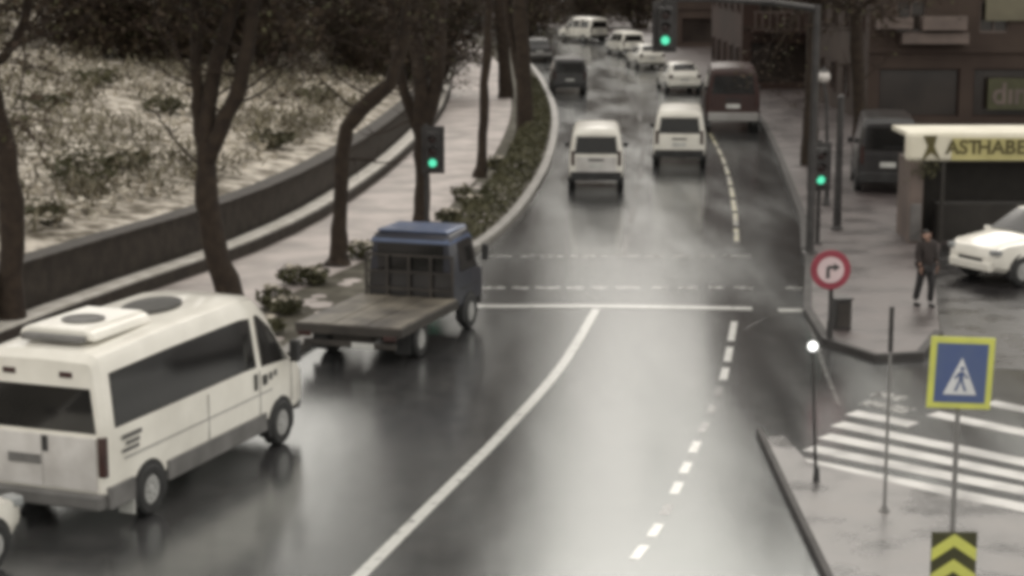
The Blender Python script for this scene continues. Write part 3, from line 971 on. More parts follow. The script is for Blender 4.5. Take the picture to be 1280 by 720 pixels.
def street_tree(name, label, base, stems, cat='tree', group='bare street trees along the planting strip', top=14.0, dens=1.25, leafy=1.3, seed=0, tip_h=7.8, reach=1.0):
    """stems: list of (points, radii); every stem is carried on upward to the crown from its last point."""
    random.seed(seed)
    root = empty(name, base, 0, label, cat, group)
    B = Vector(base)
    tr, tw, lf, ol, limb = MB(), MB(), MB(), MB(), MB()
    tips = []
    for pts, rad in stems:
        pts = [Vector(p) - B for p in pts]
        fine = [pts[0]]
        fr = [rad[0]]
        for a, b, ra, rb in zip(pts, pts[1:], rad, rad[1:]):
            for q in (1, 2, 3):
                j = Vector((random.gauss(0, .02), random.gauss(0, .02), 0)) if q < 3 else Vector()
                fine.append(a.lerp(b, q / 3) + j)
                fr.append((ra + (rb - ra) * q / 3) * (1 if len(fr) < 2 else random.uniform(.92, 1.1)))
        tr.tube(fine, fr, 10)
        for i in range(2, len(fine) - 1):
            if fine[i].z > 2.6 and random.random() < .45:      # thin side shoots
                q, e = branch(tr, fine[i], rand_dir((random.choice((-1, 1)), random.uniform(-.5, .5), .5), .3), .035, .012, random.uniform(1.2, 2.4), 5, .18, 5, .04)
                for k in range(5):
                    branch(tw, random.choice(q[1:]), rand_dir(e, .7), .014, .005, random.uniform(.4, 1.0), 3, .25, 3)
        d = (fine[-1] - fine[-4]).normalized()
        d = (d + Vector((0, 0, .5))).normalized()
        p, r = fine[-1], fr[-1]
        up = max(1.2, (top - p.z) * .55)
        q, e = branch(tr, p, d, r * 1.0, r * .45, up, 6, .10, 8, .06)
        for i in (1, 2, 3, 4, 5, 6):
            if q[i].z > tip_h - .8:
                tips.append((q[i], rand_dir(e, .75) + Vector((0, 0, -.1)), r * (.75 - .07 * i)))
        if p.z > tip_h - 1.2:
            tips.append((p, rand_dir((0, 0, .8), .5), r * .6))
        tips.append((q[-1], e, r * .5))
    tr.build('trunk', M['bark'], root, smooth=50)
    crown_from(limb, tw, lf, ol, tips, dens, leafy, reach)
    cr = limb.build('crown', M['bark'], root, smooth=50)
    tag(cr, kind='stuff')
    tag(tw.build('twigs', M['twig'], cr), kind='stuff')
    tag(lf.build('dry_leaves', M['dry_leaf'], cr), kind='stuff')
    if ol.v:
        tag(ol.build('olive_leaves', M['olive_leaf'], cr), kind='stuff')
    return root


def stem(y, pix, rads, z0=None, dy=None):
    """A stem whose points are seen at the given pixels, standing near the upright plane Y = y."""
    pts = []
    for i, (px, py) in enumerate(pix):
        q = at_y(px, py, y + (dy[i] if dy else 0))
        if i == 0 and z0 is not None:
            q.z = z0
        pts.append(q)
    return pts, rads


b = at(12, 426)
y = b.y
street_tree('street_tree', 'thick dark tree leaning out of the frame above the minibus roof', (b.x, y, .1),
            [stem(y, [(14, 426), (13, 340), (14, 250), (8, 190), (-8, 120), (-40, 40)], [.34, .25, .25, .22, .18, .14], .05),
             stem(y, [(-22, 85), (0, 75), (20, 52), (33, 20), (36, -10)], [.11, .10, .095, .09, .08])], seed=3)
b = at(300, 408)
y = b.y
street_tree('street_tree', 'dark tree forking into two stems beside the minibus, wall behind it', (b.x, y, .1),
            [stem(y, [(302, 410), (288, 372), (268, 305), (258, 250), (257, 190)], [.34, .27, .26, .235, .21], .05),
             stem(y, [(256, 200), (249, 150), (246, 100), (245, 55)], [.16, .13, .12, .11], None, (0, .1, .2, .3)),
             stem(y, [(258, 200), (276, 162), (298, 115), (309, 65), (316, 10)], [.20, .185, .17, .155, .14], None, (0, -.1, -.2, -.3, -.4))], seed=5)
b = at(422, 338)
y = b.y
street_tree('street_tree', 'dark tree with a flared foot behind the truck deck, bending over the sidewalk', (b.x, y, .1),
            [stem(y, [(422, 340), (423, 318), (425, 270), (427, 200), (433, 160), (458, 130), (488, 105), (501, 65), (508, 10)], [.40, .24, .19, .18, .19, .20, .17, .15, .12], .05)], seed=8)
b = at(527, 292)
y = b.y
street_tree('street_tree', 'dark tree forking behind the post signal and blue truck cab', (b.x, y, .1),
            [stem(y, [(527, 292), (527, 265), (528, 210), (526, 160)], [.32, .24, .21, .22], .05),
             stem(y, [(526, 168), (513, 135), (503, 105), (494, 60), (488, 10)], [.19, .17, .16, .15, .12], None, (0, .1, .2, .3, .4)),
             stem(y, [(527, 168), (538, 135), (547, 100), (550, 60), (552, 10)], [.23, .21, .20, .19, .16], None, (0, -.1, -.1, -.2, -.3))], seed=13)
b = at(600, 226)
y = b.y
street_tree('street_tree', 'slim straight dark tree with snow at its foot', (b.x, y, .1),
            [stem(y, [(600, 227), (602, 205), (605, 150), (608, 80), (612, 10)], [.30, .19, .17, .16, .14], .05)], seed=17, top=20, reach=1.35)
b = at(657, 172)
y = b.y
street_tree('street_tree', 'thick dark tree rising from the olive hedge where the road bends', (b.x, y, .1),
            [stem(y, [(657, 174), (656, 140), (654, 80), (650, 10)], [.46, .36, .33, .30], .05),
             stem(y, [(654, 110), (644, 70), (636, 20)], [.22, .20, .18], None, (0, .3, .6))], seed=21, top=20, reach=1.35)
b = at(632, 125)
y = b.y
street_tree('street_tree', 'farthest dark tree of the strip, behind the thick one', (b.x, y, .1),
            [stem(y, [(632, 126), (631, 90), (628, 40), (624, 5)], [.46, .36, .33, .30], .05)], seed=23, top=20, reach=1.35)

# right side trees
rg = 'dark street trees on the right pavement'
b = at(1076, 205)
y = b.y
street_tree('street_tree', 'brownish tree between the lamp globe and the dark van', (b.x, y, .1),
            [stem(y, [(1076, 206), (1075, 150), (1072, 80), (1070, 20)], [.36, .27, .25, .22], .05)], group=rg, seed=31, leafy=1.2, top=19, dens=1.3, tip_h=4.6, reach=1.25)
b = at(1012, 210)
y = b.y
street_tree('street_tree', 'tall dark tree standing behind the mast of the overhead signal', (b.x, y, .1),
            [stem(y, [(1012, 211), (1013, 150), (1017, 80), (1020, 10)], [.36, .26, .25, .24], .05)], group=rg, seed=33, leafy=1.2, top=20, dens=1.3, tip_h=4.9, reach=1.3)

# ------------------------------------------------------------------ dark thicket above the slope
random.seed(41)
thickets = []
for v in range(3):
    tr, tw, lf, ol = MB(), MB(), MB(), MB()
    tips = []
    for k in range(7):
        a = random.uniform(0, 6.28)
        d = Vector((math.cos(a) * .35, math.sin(a) * .35, 1))
        pts, e = branch(tr, (math.cos(a) * .4, math.sin(a) * .4, 0), d, .12, .05, random.uniform(2.6, 4.2), 6, .12, 6, .05)
        tips += [(pts[i], rand_dir(e, .9), .07) for i in (1, 2, 3, 4, 5, 6)]
    crown_from(tr, tw, lf, ol, tips, .55, 1.5, .75)
    thickets.append((tr, tw, lf, ol))
spots = [(105, 62, 84), (150, 66, 86), (200, 72, 86), (248, 74, 87), (335, 58, 90), (455, 62, 92), (500, 66, 94), (545, 66, 98), (70, 30, 112), (15, 20, 118)]
look = ['dark thicket at the outer end of the slope, above the leaning tree', 'dark thicket in the middle of the row above the slope', 'wide dark thicket just left of the forked tree crown',
        'dark thicket behind the forked tree', 'dark thicket with a snow gap beside the forked tree', 'dark thicket above the snowy bank between two trees',
        'dark thicket behind the tree bending over the sidewalk', 'dark thicket at the far end, beside the sidewalk trees', 'smaller dark thicket farther up the slope', 'far dark thicket at the outer edge of the slope']
protos = []
for i, (px, py, yy) in enumerate(spots):
    q = at_y(px, py, yy)
    base = (q.x, yy, slope_z(q.x, yy) - .1)
    if i < 3:
        tr, tw, lf, ol = thickets[i]
        root = empty('thicket', base, i * 1.3)
        tr.build('trunk', M['bark'], root)
        cr = lf.build('crown', M['dry_leaf'], root)
        tag(cr, kind='stuff')
        tag(tw.build('twigs', M['twig'], cr), kind='stuff')
        tag(ol.build('olive_leaves', M['olive_leaf'], cr), kind='stuff')
        protos.append(root)
    else:
        root = copy_tree(protos[i % 3])
        root.location = base
        root.rotation_euler.z = i * 1.9
    s = (1.15, 1.2, 1.2, 1.15, .9, .8, .95, 1.0, .8, .9)[i]
    root.scale = (s * 1.25, s, s)
    tag(root, look[i], 'thicket', 'dark thickets above the snowy slope')

# round snow-topped bushes on the slope
random.seed(57)


def bush(name, label, base, rx, rz, group, leaf, n=420, snow=.3, cat='shrub'):
    root = empty(name, base, random.uniform(0, 6), label, cat, group)
    st, lf, sn = MB(), MB(), MB()
    for k in range(9):
        a = random.uniform(0, 6.28)
        branch(st, (0, 0, -.05), (math.cos(a) * .7, math.sin(a) * .7, 1), .018, .006, rz * 1.1, 4, .2, 4)
    for k in range(n):
        u = Vector((random.gauss(0, 1), random.gauss(0, 1), random.gauss(0, 1))).normalized() * random.uniform(.55, 1.0)
        bump = 1 + .18 * math.sin(5 * u.x + 3 * u.z) * math.sin(4 * u.y)
        p = Vector((u.x * rx * bump, u.y * rx * bump, rz * .52 + u.z * rz * .5 * bump))
        card(lf, p, random.uniform(.05, .10) * (1 + rx * .4), .8)
        if u.z > .45 and random.random() < snow * 2:
            card(sn, p + Vector((0, 0, .04)), random.uniform(.08, .14), .15)
    tag(st.build('stems', M['bark'], root), kind='stuff')
    tag(lf.build('leaves', leaf, root), kind='stuff')
    if sn.v:
        tag(sn.build('snow_cap', M['snowy_leaf'], root), kind='stuff')
    return root


bspots = [(108, 300, 48, 1.0, 1.15, 'round dark bush with snow on top, close above the wall'), (60, 330, 43, .5, .6, 'small low bush at the wall beside the leaning trunk'),
          (160, 250, 52, .7, .7, 'low snow dusted bush midway up the slope'), (60, 180, 62, .9, .8, 'broad snowy bush halfway up beside the leaning trunk'),
          (340, 205, 60, .8, .7, 'low bush right behind the wall past the forked tree'), (395, 95, 76, .9, .9, 'dark bush high on the slope between two trees'),
          (205, 150, 66, .8, .7, 'snow dusted bush behind the forked tree'), (120, 130, 72, 1.1, .9, 'wide snowy bush high on the slope')]
for px, py, yy, rx, rz, lab in bspots:
    q = at_y(px, py, yy)
    bush('bush', lab, (q.x, yy, slope_z(q.x, yy) - .05), rx, rz, 'bushes on the snowy slope', M['olive_leaf'], 420, .45)

# planting strip: low hedge and small shrubs
random.seed(61)
hd_root = empty('hedge', (0, 0, 0), 0, 'low olive hedge along the kerb where the road bends', 'hedge')
lf, st = MB(), MB()
ya, yb_ = at(610, 305).y, 108
for k in range(9000):
    y = random.uniform(ya, yb_)
    u = random.uniform(-1, 1)
    hgt = (.32 + .45 * min(1, (y - ya) / 22)) * (.85 + .3 * noise2(y * .9, 3))
    x = KERB(y) - 1.05 + u * .66
    z = .1 + hgt * math.sqrt(max(0, 1 - u * u)) * random.uniform(.5, 1.05)
    card(lf, Vector((x, y, z)), random.uniform(.05, .11), .8)
for k in range(260):
    y = random.uniform(ya, yb_)
    branch(st, (KERB(y) - 1.05 + random.uniform(-.4, .4), y, .08), (random.gauss(0, .4), random.gauss(0, .4), 1), .015, .006, .4, 3, .2, 4)
tag(st.build('stems', M['bark'], hd_root), kind='stuff')
tag(lf.build('leaves', M['olive_leaf'], hd_root), kind='stuff')
for px, py, rx, rz, lab in [(345, 392, .42, .5, 'small shrub in the strip next to the minibus roof'), (368, 362, .40, .45, 'small snowy shrub between the truck deck and the sidewalk'),
                            (395, 362, .36, .45, 'low shrub at the outer foot of the bending tree'), (452, 330, .42, .5, 'low shrub beside the truck cab'),
                            (330, 425, .45, .4, 'flat shrub at the kerb before the truck deck'), (360, 398, .38, .35, 'flat snow spotted shrub by the truck tail'),
                            (560, 285, .42, .45, 'small shrub past the signal post'), (578, 255, .40, .5, 'snowy shrub between two strip trees'),
                            (620, 215, .38, .45, 'snow covered shrub at the slim tree'), (590, 268, .40, .45, 'olive shrub beside the start of the hedge')]:
    p = at(px, py)
    bush('shrub', lab, (p.x, p.y, .1), rx, rz, 'small shrubs in the planting strip', M['olive_leaf'], 200, .16)
sp = MB()
for k in range(90):
    y = random.uniform(33, 72)
    x = KERB(y) - random.uniform(.5, 2.1)
    r = random.uniform(.10, .32)
    pts = [(x + r * random.uniform(.7, 1.2) * math.cos(a), y + 1.3 * r * random.uniform(.7, 1.2) * math.sin(a)) for a in [6.283 * i / 9 for i in range(9)]]
    sp.add([(x, y, .16)] + [(a, b, .118) for a, b in pts], [(0, i + 1, (i + 1) % 9 + 1) for i in range(9)])
tag(sp.build('snow_patches', M['pave_snow'], smooth=60), 'leftover snow lying in patches on the planting strip', 'snow', kind='stuff')


# ------------------------------------------------------------------ signals
def signal_head(root, c, face_rz=0.0):
    """Three lamp housing hung at c (centre), facing the camera side."""
    T = Matrix.Translation(c) @ Matrix.Rotation(face_rz, 4, 'Z')
    hs = MB().box((0, 0, 0), (.36, .26, 1.02), 0, T).build('housing', M['steel'], root, bevel=.03)
    MB().box((0, .16, 0), (.62, .02, 1.28), 0, T).build('backboard', M['steel'], root, bevel=.01)
    for i, z in enumerate((.32, 0, -.32)):
        m = M['green_lamp'] if i == 2 else M['dead_lamp']
        MB().lathe([(.108, 0), (.104, -.02), (.05, -.035), (.002, -.04)], 18, T @ Matrix.Translation((0, -.13, z)), axis='Y').build('lens', m, hs, smooth=50)
        vz = MB()
        n = 10
        for k in range(n):
            a0, a1 = math.pi * k / n, math.pi * (k + 1) / n
            vz.add([(.128 * math.cos(a0), -.13, z + .128 * math.sin(a0)), (.128 * math.cos(a1), -.13, z + .128 * math.sin(a1)),
                    (.128 * math.cos(a1), -.13 - .20, z + .128 * math.sin(a1)), (.128 * math.cos(a0), -.13 - .20, z + .128 * math.sin(a0))], [(0, 1, 2, 3)], T)
        vz.build('visor', M['steel'], hs)


g3 = 'traffic signals showing green'
p = at(1012, 322)
mast = empty('overhead_signal', (p.x, p.y, .12), 0, 'green traffic signal hanging over the road from a dark mast arm', 'traffic light', g3)
e = at_y(831, 50, p.y)
ex, ez = e.x - p.x, e.z + .32 - .12
MB().tube([(0, 0, 0), (0, 0, .12), (0, 0, 4), (0, 0, ez + .55)], [.14, .11, .10, .085], 12).build('pole', M['steel'], mast, smooth=50)
MB().lathe([(.22, 0), (.22, .03), (.14, .05)], 14).build('base_plate', M['steel'], mast)
MB().tube([(.02, 0, ez + .45), (ex * .3, 0, ez + .62), (ex * .7, 0, ez + .70), (ex - .1, 0, ez + .70)], [.085, .075, .06, .05], 10).build('arm', M['steel'], mast, smooth=50)
MB().tube([(ex, 0, ez + .72), (ex, 0, ez + .5)], .03, 8).build('hanger', M['steel'], mast)
signal_head(mast, (ex, -.02, ez))
p = at(1021, 318)
q = at(1023, 312)
s3 = empty('post_signal', (q.x, q.y, .12), 0, 'low green signal on a post beside the mast of the overhead signal', 'traffic light', g3)
e = at_y(1025, 224, q.y)
MB().tube([(0, .2, 0), (0, .2, e.z + .9)], .06, 10).build('pole', M['steel'], s3, smooth=50)
MB().lathe([(.14, 0), (.14, .03), (.08, .05)], 12, Matrix.Translation((0, .2, 0))).build('base_plate', M['steel'], s3)
signal_head(s3, (e.x - q.x, 0, e.z + .32 - .12))
p = at(533, 306)
s2 = empty('post_signal', (p.x, p.y, .11), 0, 'green signal on a post in the planting strip behind the blue cab', 'traffic light', g3)
e = at_y(541, 203, p.y)
MB().tube([(0, .2, 0), (0, .2, e.z + .9)], .06, 10).build('pole', M['steel'], s2, smooth=50)
MB().lathe([(.14, 0), (.14, .03), (.08, .05)], 12, Matrix.Translation((0, .2, 0))).build('base_plate', M['steel'], s2)
signal_head(s2, (e.x - p.x, 0, e.z + .32 - .11))

# ------------------------------------------------------------------ lamp posts and poles
p = at(1046, 292)
t = empty('dark_post', (p.x, p.y, .12), 0, 'plain dark post between the low green signal and the dark van', 'post')
e = at_y(1045, 128, p.y)
MB().tube([(0, 0, 0), (0, 0, .9), (0, 0, e.z)], [.12, .11, .09], 12).build('pole', M['steel'], t, smooth=50)
MB().lathe([(.17, 0), (.17, .05), (.12, .10), (.12, .5), (.10, .52)], 14).build('foot', M['steel'], t, smooth=40)
MB().lathe([(.10, 0), (.11, .03), (.02, .10)], 12, Matrix.Translation((0, 0, e.z))).build('cap', M['steel'], t, smooth=40)


def globe_lamp(px, py, gx, gy, r, label):
    p = at(px, py)
    e = at_y(gx, gy, p.y)
    t = empty('street_lamp', (p.x, p.y, .12), 0, label, 'street lamp', 'globe street lamps on the right pavement')
    dx = e.x - p.x
    MB().tube([(0, 0, 0), (0, 0, 1), (dx * .5, 0, e.z * .8), (dx, 0, e.z - .12 - r)], [.08, .06, .05, .045], 10).build('pole', M['steel'], t, smooth=50)
    MB().lathe([(.13, 0), (.13, .05), (.09, .12), (.08, .4)], 12).build('foot', M['steel'], t, smooth=40)
    n = 12
    prof = [(max(.002, r * math.sin(math.pi * k / n)), -r * math.cos(math.pi * k / n)) for k in range(n + 1)]
    MB().lathe(prof, 18, Matrix.Translation((dx, 0, e.z - .12))).build('globe', M['globe'], t, smooth=60)
    MB().lathe([(r * .75, 0), (r * .8, .03), (r * .2, .10), (.01, .2)], 14, Matrix.Translation((dx, 0, e.z - .12 + r * .75))).build('lamp_cap', M['globe'] if r > .2 else M['steel'], t, smooth=40)


globe_lamp(1033, 262, 1030, 96, .19, 'street lamp with a big pale globe, beside the tall dark tree')
globe_lamp(1103, 150, 1108, 80, .17, 'small globe lamp far off before the brown facade')

# thin poles at the near pavement
p = at(1020, 610)
t = empty('marker_post', (p.x, p.y, .0), 0, 'thin dark marker post with a bright white ball on top', 'post')
e = at_y(1016, 433, p.y)
MB().tube([(0, 0, 0), (e.x - p.x, 0, e.z - .06)], [.028, .016], 10).build('pole', M['steel'], t, smooth=50)
MB().lathe([(.07, 0), (.06, .05), (.04, .3), (.034, .32)], 12).build('foot', M['black_plastic'], t, smooth=40)
n = 10
prof = [(max(.002, .075 * math.sin(math.pi * k / n)), -.075 * math.cos(math.pi * k / n)) for k in range(n + 1)]
MB().lathe(prof, 16, Matrix.Translation((e.x - p.x, 0, e.z))).build('ball', M['white_glow'], t, smooth=60)  # white dot of unclear origin, modelled as a self-lit ball
p = at(1105, 648)
t = empty('thin_pole', (p.x, p.y, .11), 0, 'tall thin bare pole rising in front of the zebra crossing', 'pole')
e = at_y(1116, 384, p.y)
MB().tube([(0, 0, 0), (0, 0, e.z * .5), (.0, 0, e.z - .11)], [.024, .022, .02], 10).build('pole', M['zinc'], t, smooth=50)
MB().lathe([(.08, 0), (.08, .02), (.045, .03), (.043, .08)], 12).build('base_plate', M['zinc'], t)
MB().tube([(0, 0, e.z - .11 - .62), (0, 0, e.z - .10)], [.034, .034], 10).build('top_sleeve', M['steel'], t, smooth=50)

# ------------------------------------------------------------------ signs
# pedestrian crossing sign and chevron board share one pole
yS = at(1190, 800).y
top = at_y(1199, 421, yS)
bot = at_y(1192, 712, yS)
sx = at_y(1196, 560, yS).x
sg = empty('crossing_sign', (sx, yS, .11), 0, 'blue pedestrian crossing sign with white triangle and fluorescent yellow border', 'road sign')
w = (at_y(1240, 465, yS) - at_y(1160, 465, yS)).x
hh = at_y(1200, 421, yS).z - at_y(1200, 510, yS).z
cz = (at_y(1200, 421, yS).z + at_y(1200, 510, yS).z) / 2 - .11
cx = at_y(1200.5, 465, yS).x - sx
zc_top = at_y(1192, 664, yS).z - .11
MB().tube([(0, 0.03, 0), (0, 0.03, cz + hh / 2 - .05)], .030, 12).build('pole', M['zinc'], sg, smooth=50)
MB().lathe([(.09, 0), (.09, .02), (.05, .04)], 12, Matrix.Translation((0, .03, 0))).build('base_plate', M['zinc'], sg)
T = Matrix.Translation((cx, -.02, cz)) @ Matrix.Rotation(R(2), 4, 'Y')
pl = MB().box((0, 0, 0), (w, .02, hh), 0, T).build('border', M['sign_yellow'], sg, bevel=.006)
bw = .07
MB().box((0, -.012, 0), (w - 2 * bw, .006, hh - 2 * bw), 0, T).build('blue_field', M['sign_blue'], sg)
tw_ = w * .52
MB().prism([(-tw_ / 2, -hh * .30), (tw_ / 2, -hh * .30), (0, hh * .22)], .004, T @ Matrix.Translation((0, -.020, 0))).build('triangle', M['sign_white'], sg)
wk = MB()
Tw = T @ Matrix.Translation((0, -.026, -hh * .10))
u = hh * .30
wk.lathe([(u * .10, 0), (u * .10, .004)], 12, Tw @ Matrix.Translation((.01, 0, u * .55)), axis='Y')
wk.prism([(-u * .10, u * .40), (u * .12, u * .40), (u * .10, 0), (-u * .08, 0)], .004, Tw)
wk.prism([(-u * .08, 0.004), (u * .02, 0.004), (-u * .16, -u * .5), (-u * .28, -u * .5)], .004, Tw)
wk.prism([(u * .0, 0.002), (u * .10, 0.002), (u * .30, -u * .5), (u * .18, -u * .5)], .004, Tw)
wk.prism([(-u * .10, u * .38), (-u * .04, u * .28), (-u * .26, u * .06), (-u * .32, u * .12)], .003, Tw)
wk.prism([(u * .06, u * .36), (u * .12, u * .38), (u * .34, u * .14), (u * .28, u * .08)], .003, Tw)
wk.build('walking_figure', M['sign_blue'], sg)
for zz in (hh * .25, -hh * .25):
    MB().box((0, .018, cz + zz), (.16, .03, .04)).build('clamp', M['zinc'], sg)
# chevron board lower on the same pole
cw = (at_y(1220, 690, yS) - at_y(1163, 690, yS)).x
cb = empty('chevron_board', (sx, yS, .11), 0, 'dark board with yellow upward chevrons below the crossing sign', 'road sign')
ch = cw * 2.0
T2 = Matrix.Translation((at_y(1191.5, 690, yS).x - sx, -.022, zc_top - ch / 2))
MB().box((0, 0, 0), (cw, .02, ch), 0, T2).build('board', M['sign_dark'], cb, bevel=.006)
for k in range(3):
    z0 = ch / 2 - .02 - k * cw * .58
    a = cw * .49
    MB().prism([(-a, z0 - cw * .62), (-a, z0 - cw * .34), (0, z0), (a, z0 - cw * .34), (a, z0 - cw * .62), (0, z0 - cw * .28)], .004, T2 @ Matrix.Translation((0, -.0155, 0))).build('chevron', M['sign_yellow'], cb)
MB().box((0, .018, zc_top - ch * .25), (.14, .03, .04)).build('clamp', M['zinc'], cb)

# no turn sign at the pavement tongue
p = at(1037, 432)
ns = empty('no_turn_sign', (p.x, p.y, .12), 0, 'round red ringed no turn sign on a short dark post', 'road sign')
c = at_y(1038, 337, p.y)
cz = c.z - .12
MB().tube([(0, .03, 0), (0, .03, cz + .2)], .045, 10).build('pole', M['steel'], ns, smooth=50)
MB().lathe([(.12, 0), (.12, .03), (.07, .05), (.06, .4)], 12, Matrix.Translation((0, .03, 0))).build('foot', M['steel'], ns, smooth=40)
rr = .40
TD = Matrix.Translation((c.x - p.x, -.03, cz))
MB().lathe([(rr, .012), (rr, -.006), (rr - .01, -.012), (.002, -.012)], 36, TD, axis='Y').build('disc', M['sign_red'], ns)
MB().lathe([(rr * .66, -.012), (rr * .66, -.016), (.002, -.016)], 32, TD, axis='Y').build('field', M['sign_pink'], ns)
ar = MB()
Ta = TD @ Matrix.Translation((0, -.021, 0))
ar.prism([(-.09, -.17), (-.02, -.17), (-.02, .02), (-.09, .02)], .004, Ta)
ar.prism([(-.09, .021), (.06, .021), (.06, .09), (-.04, .09), (-.09, .05)], .004, Ta)
ar.prism([(.061, -.03), (.19, .055), (.061, .14)], .004, Ta)
ar.build('arrow', M['dark_paint'], ns)
# dark cabinets at the foot of the sign
for px, py, w_, h_, lab in ((1050, 425, .34, .62, 'small dark street cabinet at the foot of the no turn sign'),):
    p = at(px, py)
    cbn = empty('street_cabinet', (p.x + .12, p.y + .6, .12), .2, lab, 'cabinet')
    MB().box((0, 0, h_ / 2), (w_, .3, h_)).build('cabinet_body', M['steel'], cbn, bevel=.02)
    MB().box((0, 0, h_ + .02), (w_ + .06, .36, .04)).build('lid', M['steel'], cbn, bevel=.01)
    MB().box((0, -.155, h_ * .5), (w_ * .8, .012, h_ * .8)).build('door', M['grime'], cbn)


# ------------------------------------------------------------------ buildings
def facade_quads(W, Hh, openings, depth=.22):
    """Front wall in the local XZ plane at y = 0 with real openings and reveals."""
    xs = sorted({0, W} | {v for o in openings for v in (o[0], o[2])})
    zs = sorted({0, Hh} | {v for o in openings for v in (o[1], o[3])})
    mb = MB()
    for i in range(len(xs) - 1):
        for j in range(len(zs) - 1):
            mx, mz = (xs[i] + xs[i + 1]) / 2, (zs[j] + zs[j + 1]) / 2
            if any(o[0] < mx < o[2] and o[1] < mz < o[3] for o in openings):
                continue
            mb.add([(xs[i], 0, zs[j]), (xs[i + 1], 0, zs[j]), (xs[i + 1], 0, zs[j + 1]), (xs[i], 0, zs[j + 1])], [(0, 1, 2, 3)])
    for a, b, c, d in openings:
        mb.add([(a, 0, b), (c, 0, b), (c, 0, d), (a, 0, d), (a, depth, b), (c, depth, b), (c, depth, d), (a, depth, d)],
               [(0, 1, 5, 4), (1, 2, 6, 5), (2, 3, 7, 6), (3, 0, 4, 7)])
    return mb


def window(root, o, depth=.22, mullion=True):
    a, b, c, d = o
    t = .07
    fr = MB()
    y = depth - .06
    fr.box(((a + c) / 2, y, b + t / 2), (c - a, .08, t))
    fr.box(((a + c) / 2, y, d - t / 2), (c - a, .08, t))
    fr.box((a + t / 2, y, (b + d) / 2), (t, .08, d - b - 2 * t))
    fr.box((c - t / 2, y, (b + d) / 2), (t, .08, d - b - 2 * t))
    if mullion:
        fr.box(((a + c) / 2, y + .005, (b + d) / 2), (t * .8, .07, d - b - 2 * t))
    f = fr.build('window', M['facade_pale'] if random.random() < .3 else M['facade_red'], root)
    MB().add([(a, depth + .02, b), (c, depth + .02, b), (c, depth + .02, d), (a, depth + .02, d)], [(0, 1, 2, 3)]).build('pane', M['pane'], f)
    return f


def building(name, label, x0, y0, W, D, Hh, floors, m, roof=True, side=True, win=(1.3, 1.4), gap=2.6, shop=True, z0=.12):
    root = empty(name, (x0, y0, z0), 0, label, 'building')
    fh = Hh / floors
    ops = []
    if shop:
        n = max(1, int(W / 4.2))
        for k in range(n):
            a = .5 + k * (W - .5) / n
            ops.append((a, .3, a + (W - .5) / n - .6, fh - .7))
    n = max(1, int(W / gap))
    for f in range(1 if shop else 0, floors):
        for k in range(n):
            a = (k + .5) * W / n - win[0] / 2
            ops.append((a, f * fh + .9, a + win[0], f * fh + .9 + win[1]))
    facade_quads(W, Hh, ops).build('wall', m, root)
    body = MB()
    body.add([(0, 0, 0), (W, 0, 0), (W, D, 0), (0, D, 0), (0, 0, Hh), (W, 0, Hh), (W, D, Hh), (0, D, Hh)], [(0, 3, 7, 4), (3, 2, 6, 7), (1, 5, 6, 2), (4, 7, 6, 5)])
    body.add([(0.01, .3, 0), (W - .01, .3, 0), (W - .01, .3, Hh), (0.01, .3, Hh)], [(0, 1, 2, 3)])
    body.build('side_walls', m, root)
    for o in ops:
        window(root, o, mullion=o[2] - o[0] < 2.5)
    if side:
        n = max(1, int(D / 3.2))
        for f in range(floors):
            for k in range(n):
                c = (k + .5) * D / n
                z = f * fh + .9
                wf = MB()
                for dy, dz, sy, sz in ((0, -.7, 1.3, .08), (0, .7, 1.3, .08), (-.61, 0, .08, 1.32), (.61, 0, .08, 1.32)):
                    wf.box((-.03, c + dy, z + .7 + dz), (.10, sy, sz))
                wf = wf.build('window', M['facade_red'], root)
                MB().box((-.004, c, z + .7), (.02, 1.14, 1.32)).build('pane', M['pane'], wf)
    MB().box((W / 2, D / 2 - .1, Hh + .15), (W + .5, D + .5, .3)).build('roof', M['facade'], root)
    for f in range(1, floors):
        MB().box((W / 2, -.06, f * fh + .1), (W + .06, .12, .18)).build('string_course', M['facade'], root)
    return root


random.seed(71)
yb1 = 83
bx = at_y(1086, 60, yb1).x
b1 = building('apartment_building', 'dark brown apartment building with pale balcony bands behind the kiosk', bx, yb1, 26, 14, 19, 6, M['facade'], gap=3.4)


def local(px, py, root, y):
    q = at_y(px, py, y)
    return q.x - root.location.x, q.z - root.location.z


# balcony and awning bands at first floor, shop signs
x0, z1 = local(1100, 22, b1, yb1 - .8)
x1, z0 = local(1206, 38, b1, yb1 - .8)
for (pa, pb, pc, pd, m, dep) in ((1098, 24, 1142, 36, 'facade_pale', .9), (1154, 22, 1210, 38, 'facade_pale', 1.0), (1128, 43, 1212, 55, 'facade_pale', .7)):
    xa, za = local(pa, pd, b1, yb1 - dep)
    xb, zb = local(pc, pb, b1, yb1 - dep)
    bal = MB().box(((xa + xb) / 2, -dep / 2, za + .06), (xb - xa, dep, .12)).build('balcony', M[m], b1, bevel=.01)
    MB().box(((xa + xb) / 2, -dep + .04, (za + zb) / 2 + .06), (xb - xa, .06, zb - za)).build('parapet', M[m], bal, bevel=.01)
    for k in (0, 1):
        MB().box((xa + .04 if k == 0 else xb - .04, -dep / 2 + .03, (za + zb) / 2 + .06), (.05, dep - .14, zb - za - .02)).build('parapet', M[m], bal)
for (pa, pb, pc, pd, m) in ((1232, -40, 1300, 26, 'facade_olive'),):
    xa, za = local(pa, pd, b1, yb1 - .15)
    xb, zb = local(pc, pb, b1, yb1 - .15)
    MB().box(((xa + xb) / 2, -.075, (za + zb) / 2), (xb - xa, .13, zb - za)).build('olive_panel', M[m], b1, bevel=.01)
xa, za = local(1234, 137, b1, yb1 - .2)
xb, zb = local(1330, 98, b1, yb1 - .2)
